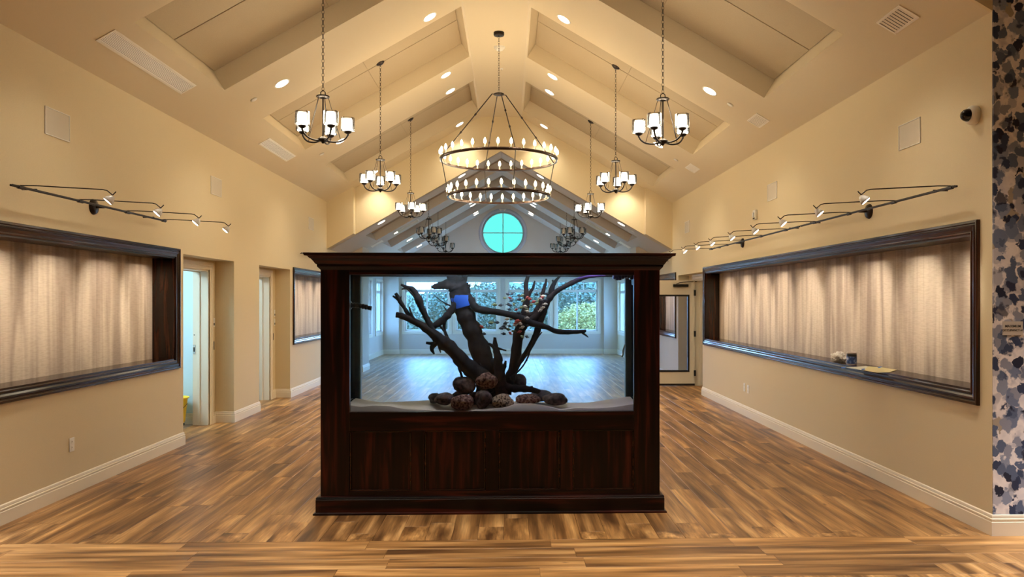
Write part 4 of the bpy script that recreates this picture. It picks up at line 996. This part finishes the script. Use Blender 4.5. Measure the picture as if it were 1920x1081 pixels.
vent(-3.34, 7.08, .185, 1.61, 11, 'y', 'long linear air grille on the left ceiling slope near the camera')
vent(-3.355, 10.97, .175, 1.27, 10, 'y', 'shorter linear air grille farther along the left slope')
vent(3.03, 5.74, .185, .36, 8, 'x', 'square air register on the right slope, nearest to the camera')
vent(3.03, 8.99, .185, .36, 8, 'x', 'square air register on the right slope, middle one')
vent(3.03, 12.24, .185, .38, 8, 'x', 'square air register on the right slope, farthest and smallest')
vent(-3.14, 17.88, .30, .30, 5, 'x', 'small air register on the far room ceiling, left side', ZE2); vent(2.81, 18.05, .30, .30, 5, 'x', 'small air register on the far room ceiling, right side', ZE2)
for x, s_ in ((-2.40, 'left'), (2.10, 'right')):
    loc, rot = cfit(x, 17.86, ZE2); t = empty('ceiling_speaker', loc, rot, label='pale blue rectangular ceiling panel on the far room ceiling, %s side' % s_, cat='ceiling panel')
    MB().box(-.27, .27, -.15, .15, -.008, 0).build('face', M['speaker'], t, .003)
    mb = MB(); mb.box(-.285, .285, -.165, -.15, -.011, 0); mb.box(-.285, .285, .15, .165, -.011, 0); mb.box(-.285, -.27, -.15, .15, -.011, 0); mb.box(.27, .285, -.15, .15, -.011, 0); mb.build('frame', M['white'], t)

# ------------------------------------------------------------------ wall fittings
def wspk(x, y, z, w, h, label):
    t = empty('wall_speaker', (x, y, z), RL if x < 0 else RR_, label=label, cat='wall speaker')
    MB().box(-w/2, w/2, -h/2, h/2, 0, .006).build('grille', M['speaker'], t, .002)
    mb = MB(); b = .006
    for q in ((-w/2-b, w/2+b, -h/2-b, -h/2), (-w/2-b, w/2+b, h/2, h/2+b), (-w/2-b, -w/2, -h/2, h/2), (w/2, w/2+b, -h/2, h/2)): mb.box(q[0], q[1], q[2], q[3], 0, .009)
    mb.build('frame', M['white'], t)
for i, (y, w) in enumerate(((6.19, .33), (9.49, .34), (14.0, .36))): wspk(XL, y, 3.06, .32, .21, 'flat white in-wall speaker high on the left wall, %s' % ords[i])
for i, y in enumerate((6.15, 9.40, 13.93)): wspk(XR, y, 3.015, .32, .20, 'flat white in-wall speaker high on the right wall, %s' % ords[i])
t = empty('wall_strobe', (XR, 10.02, 2.79), RR_, label='small white alarm strobe on the right wall above the spotlight rail', cat='alarm')
MB().box(-.05, .05, -.065, .065, 0, .035).build('housing', M['white'], t, .006); MB().box(-.02, .02, -.03, .03, .035, .052).build('strobe_lens', M['shade_off'], t, .006)
MB().box(-.035, .035, -.058, -.04, .035, .038).build('grille', M['dark'], t)
# camera dome
t = empty('security_camera', (XR, 5.27, 2.955), RR_, label='white and black dome security camera high on the right wall', cat='security camera')
MB().lathe([(0, .0), (.066, 0), (.068, .03), (.062, .045), (.048, .055), (.044, .055)], seg=28).build('base', M['white'], t)
MB().lathe([(.046, .05), (.045, .065), (.038, .085), (.024, .10), (0, .106)], seg=24).build('dome', simple('dome_black', (.005, .005, .006), .08), t)
MB().lathe([(0, .0), (.006, 0)], (0, .0655, .022), 8, Matrix.Rotation(-PI/2, 3, 'X')).build('screw', M['dark'], t)
def outlet(loc, rot, label, kind='outlet'):
    t = empty('wall_outlet', loc, rot, label=label, cat='outlet')
    MB().box(-.036, .036, -.058, .058, 0, .006).build('plate', M['white'], t, .002)
    for z in (-.024, .024):
        MB().box(-.016, .016, z-.014, z+.014, .006, .008).build('socket', M['white'], t, .001)
        mb = MB(); mb.box(-.007, -.005, z-.005, z+.006, .008, .0085); mb.box(.005, .007, z-.005, z+.006, .008, .0085); mb.build('slot', M['dark'], t)
outlet((XL, 6.39, .415), RL, 'white double power outlet low on the left wall')
outlet((XR, 10.52, .40), RR_, 'left one of the pair of white outlet plates on the right wall'); outlet((XR, 10.36, .39), RR_, 'right one of the pair of white outlet plates on the right wall')
# sign
a, b = on_y(1879, 602, Y0), on_y(1917, 628, Y0)
t = empty('occupancy_sign', ((a.x+b.x)/2, Y0, (a.z+b.z)/2), (PI/2, 0, 0), label='small grey plaque reading maximum occupancy on the floral wallpaper', cat='sign')
w, h = (b.x-a.x)/2, (a.z-b.z)/2
MB().box(-w, w, -h, h, 0, .006).build('plate', simple('sign_grey', (.60, .57, .54), .5), t, .001)
def text(s_, size, loc, parent, mat, name='lettering', ext=.0004):
    cu = bpy.data.curves.new(name, 'FONT'); cu.body = s_; cu.size = size; cu.extrude = ext; cu.align_x = 'CENTER'; cu.align_y = 'CENTER'; cu.offset = .0004
    o = bpy.data.objects.new(name, cu); COL.objects.link(o)
    bpy.context.view_layer.update()
    me = bpy.data.meshes.new_from_object(o); bpy.data.objects.remove(o); me.materials.append(mat)
    o = bpy.data.objects.new(name, me); COL.objects.link(o); o.parent = parent; o.location = loc; return o
text('MAXIMUM', .024, (0, .014, .0066), t, M['black']); text('OCCUPANCY 61', .0195, (0, -.014, .0066), t, M['black'])

# ------------------------------------------------------------------ things on the right niche shelf
ZS = NZ0+.018
cpos = on_z(1597, 683, ZS); cpos = Vector((3.44, cpos.y+.0, ZS))
cpos = on_x(1597, 684, 3.44); cpos.z = ZS
t = empty('paint_can', cpos, label='small metal can with a blue and dark label on the right niche shelf', cat='can')
rc = .047
MB().lathe([(0, 0), (rc, 0), (rc, .004), (rc-.002, .006), (rc-.002, .112), (rc, .114), (rc, .12), (rc-.004, .122), (rc-.005, .116)], seg=28).build('body', simple('can_cream', (.55, .46, .40), .35, .4), t)
def label_mat():
    m, n, l, b_ = nmat('can_label'); t_ = n.new('ShaderNodeTexCoord'); no = n.new('ShaderNodeTexNoise'); no.inputs['Scale'].default_value = 22; l.new(t_.outputs['Object'], no.inputs['Vector'])
    r = ramp(n, [(.42, (.02, .05, .16)), (.5, (.10, .16, .34)), (.6, (.45, .50, .62))]); r.color_ramp.interpolation = 'CONSTANT'; l.new(no.outputs['Fac'], r.inputs[0]); l.new(r.outputs[0], b_.inputs['Base Color']); return m
MB().lathe([(rc+.0005, .008), (rc+.0005, .080)], seg=28).build('label_band', label_mat(), t); MB().lathe([(rc+.0006, .080), (rc+.0006, .104)], seg=28).build('dark_band', M['black'], t)
MB().lathe([(0, .113), (rc-.006, .113)], seg=28).build('paint', simple('paint_tan', (.35, .27, .18), .3), t)
# rag
rp_ = on_x(1573, 676, 3.46); rp_.z = ZS
bm = bmesh.new(); bmesh.ops.create_icosphere(bm, subdivisions=5, radius=1)
for v in bm.verts:
    p = v.co.copy(); f_ = noise.noise(p*1.6)*.28+abs(noise.noise(p*3.4+Vector((4, 0, 0))))*.30-abs(noise.noise(p*7))*.10
    v.co = p*(1+f_); v.co.x *= .060; v.co.y *= .095; v.co.z = max(v.co.z*.056+.045, .001)
me = bpy.data.meshes.new('rag'); bm.to_mesh(me); bm.free(); me.polygons.foreach_set('use_smooth', [True]*len(me.polygons)); me.materials.append(simple('white_cloth', (.80, .76, .70), .9, bump=.3, scale=150))
o = bpy.data.objects.new('cleaning_rag', me); COL.objects.link(o); o.location = rp_; tag(o, 'crumpled white cloth lying beside the can on the shelf', 'cloth')
def sheet(name, pts, mat, label, cat_, lift=.0015, th=.001):
    vs = []; P = [on_z(px, py, ZS+lift) for px, py in pts]
    for p in P: p.x = min(p.x, XR+ND-.02)
    c = sum(P, Vector())/len(P); n_ = len(P)
    vs = [(p-c).to_tuple() for p in P]+[((p-c)+Vector((0, 0, th))).to_tuple() for p in P]
    fs = [tuple(range(n_))[::-1], tuple(range(n_, 2*n_))]+[(i, (i+1) % n_, n_+(i+1) % n_, n_+i) for i in range(n_)]
    o = MB().add(vs, fs).build(name, mat); o.location = c; return tag(o, label, cat_)
sheet('white_paper', [(1586, 688.5), (1624, 686), (1640, 689), (1619, 694)], simple('white_paper', (.80, .80, .70), .7), 'white sheet of paper flat on the shelf just right of the can', 'paper')
sheet('yellow_paper', [(1619, 693.5), (1628, 686.5), (1655, 688.5), (1682, 693), (1668, 697.5), (1645, 698.2), (1630, 696)], simple('yellow_paper', (.80, .70, .38), .7), 'pale yellow curved sheet of paper on the niche shelf', 'paper', .003)
bt = simple('blue_tape', (.04, .16, .55), .6)
sheet('masking_tape', [(1577, 688), (1586, 687.5), (1585, 689.5), (1578, 690)], bt, 'strip of blue tape at the foot of the can', 'tape', .004)
sheet('masking_tape', [(1615, 691.5), (1621, 690.5), (1622, 692.5), (1616, 693.5)], bt, 'blue tape piece where the white and yellow papers meet', 'tape', .005)
sheet('masking_tape', [(1645, 688), (1652, 686.5), (1655, 687.5), (1648, 689.5)], bt, 'blue tape piece on the back edge of the yellow paper', 'tape', .006)

# mop bucket in the first side room
t = empty('mop_bucket', (-4.30, 9.76, 0), label='yellow mop bucket on the floor inside the first side room', cat='bucket')
MB().lathe([(0, .05), (.10, .05), (.115, .07), (.145, .36), (.165, .372), (.165, .385), (.150, .385), (.135, .34), (.105, .08), (0, .07)], seg=28).build('pail', M['yellow'], t)
MB().tube([(.15*math.cos(a), .15*math.sin(a)*.99, .30-.09*math.sin(a-PI)) for a in [PI+PI*k/12 for k in range(13)]], .004, 6).build('bail_handle', M['black'], t)
for k in range(4):
    a = PI/4+PI/2*k; MB().lathe([(0, -.012), (.022, -.012), (.025, 0), (.022, .012), (0, .012)], (.09*math.cos(a), .09*math.sin(a), .026), 12, Matrix.Rotation(PI/2, 3, 'X')).build('caster', M['black'], t)

# ------------------------------------------------------------------ outside
struct(MB().box(-60, 60, Y2+.3, 90, -1.6, -1.4), 'ground', simple('meadow', (.05, .09, .04), .95, var=.4, scale=1.5))
def hills():
    mb = MB(); nx, ny = 80, 10; vs = []
    for j in range(ny+1):
        for i in range(nx+1):
            x = -60+120*i/nx; t = j/ny; y = 66+t*14; h = 3.6+.9*noise.noise(Vector((x*.09, 0, 0)))+.5*noise.noise(Vector((x*.4, 2, 0)))
            if x < -3: h -= min(1.0, (-3-x)*.25)
            vs.append((x, y, -1.5+(h+1.5)*math.sin(t*PI/2)+.25*noise.noise(Vector((x, y, 5)))))
    mb.add(vs, [(j*(nx+1)+i, j*(nx+1)+i+1, (j+1)*(nx+1)+i+1, (j+1)*(nx+1)+i) for j in range(ny) for i in range(nx)], True); return mb
struct(hills(), 'hillside', simple('wooded_hill', (.045, .085, .05), .95, var=.4, scale=2.2))
def leaf_mesh(name, col, n, seed, sq=1.0):
    r = random.Random(seed); vs = []; fs = []
    for i in range(n):
        while True:
            p = Vector((r.uniform(-1, 1), r.uniform(-1, 1), r.uniform(-1, 1)))
            if .35 < p.length < 1: break
        p *= 1+.35*noise.noise(p*2.2+Vector((seed, 0, 0))); p.z *= sq
        a = Vector((r.uniform(-1, 1), r.uniform(-1, 1), r.uniform(-1, 1))).normalized()*.05; b = a.cross(Vector((r.uniform(-1, 1), r.uniform(-1, 1), 1))).normalized()*.035
        k = len(vs); vs += [p-a, p+b, p+a, p-b]; fs.append((k, k+1, k+2, k+3))
    return MB().add(vs, fs).mesh(name, simple(name, col, .8, var=.15, scale=3))
LM = [leaf_mesh('green_foliage', (.04, .075, .045), 5200, 1), leaf_mesh('pale_green_foliage', (.07, .10, .06), 5200, 2), leaf_mesh('yellow_foliage', (.24, .20, .045), 5200, 3)]
tkm = MB().tube([(0, 0, -1.0), (.03, 0, -.5), (0, .02, 0), (-.03, 0, .5)], [.07, .055, .04, .015], 8).mesh('trunk', simple('bark', (.08, .055, .04), .9))
TR = [(3.15, 33, 1.15, .55, 2, 'yellow-leaved small tree outside the right-hand window'), (4.6, 34.5, .9, 1.0, 2, 'narrow yellow tree at the right edge of the right-hand window'),
      (-5.9, 36, 1.9, .6, 1, 'pale green tree outside the leftmost back window'), (-3.0, 41, 1.8, .9, 0, 'dark green tree outside left of the big trunk'), (-1.2, 47, 2.1, 1.2, 1, 'pale green tree outside behind the second window'),
      (1.9, 40.5, 1.8, 1.3, 0, 'dark green tree outside behind the third window'), (3.7, 47, 2.4, 1.2, 0, 'tall green tree behind the yellow one'), (6.8, 41.5, 2.2, 1.2, 1, 'pale green tree at the far right outside'),
      (-8.2, 43, 2.2, .3, 0, 'dark green tree at the far left outside'), (-5.2, 60, 2.5, .6, 0, 'distant dark tree between the two left windows')]
for i, (x, y, s_, z, k, lab) in enumerate(TR):
    t = empty('tree', (x, y, -1.45), label=lab, cat='tree')
    h = z+1.45
    o = bpy.data.objects.new('crown', LM[k]); COL.objects.link(o); o.parent = t; o.location = (0, 0, h); o.scale = (s_, s_, s_*.85); o.rotation_euler.z = i*1.3
    o = bpy.data.objects.new('trunk', tkm); COL.objects.link(o); o.parent = t; o.location = (0, 0, h*.5); o.scale = (s_, s_, h*.5)
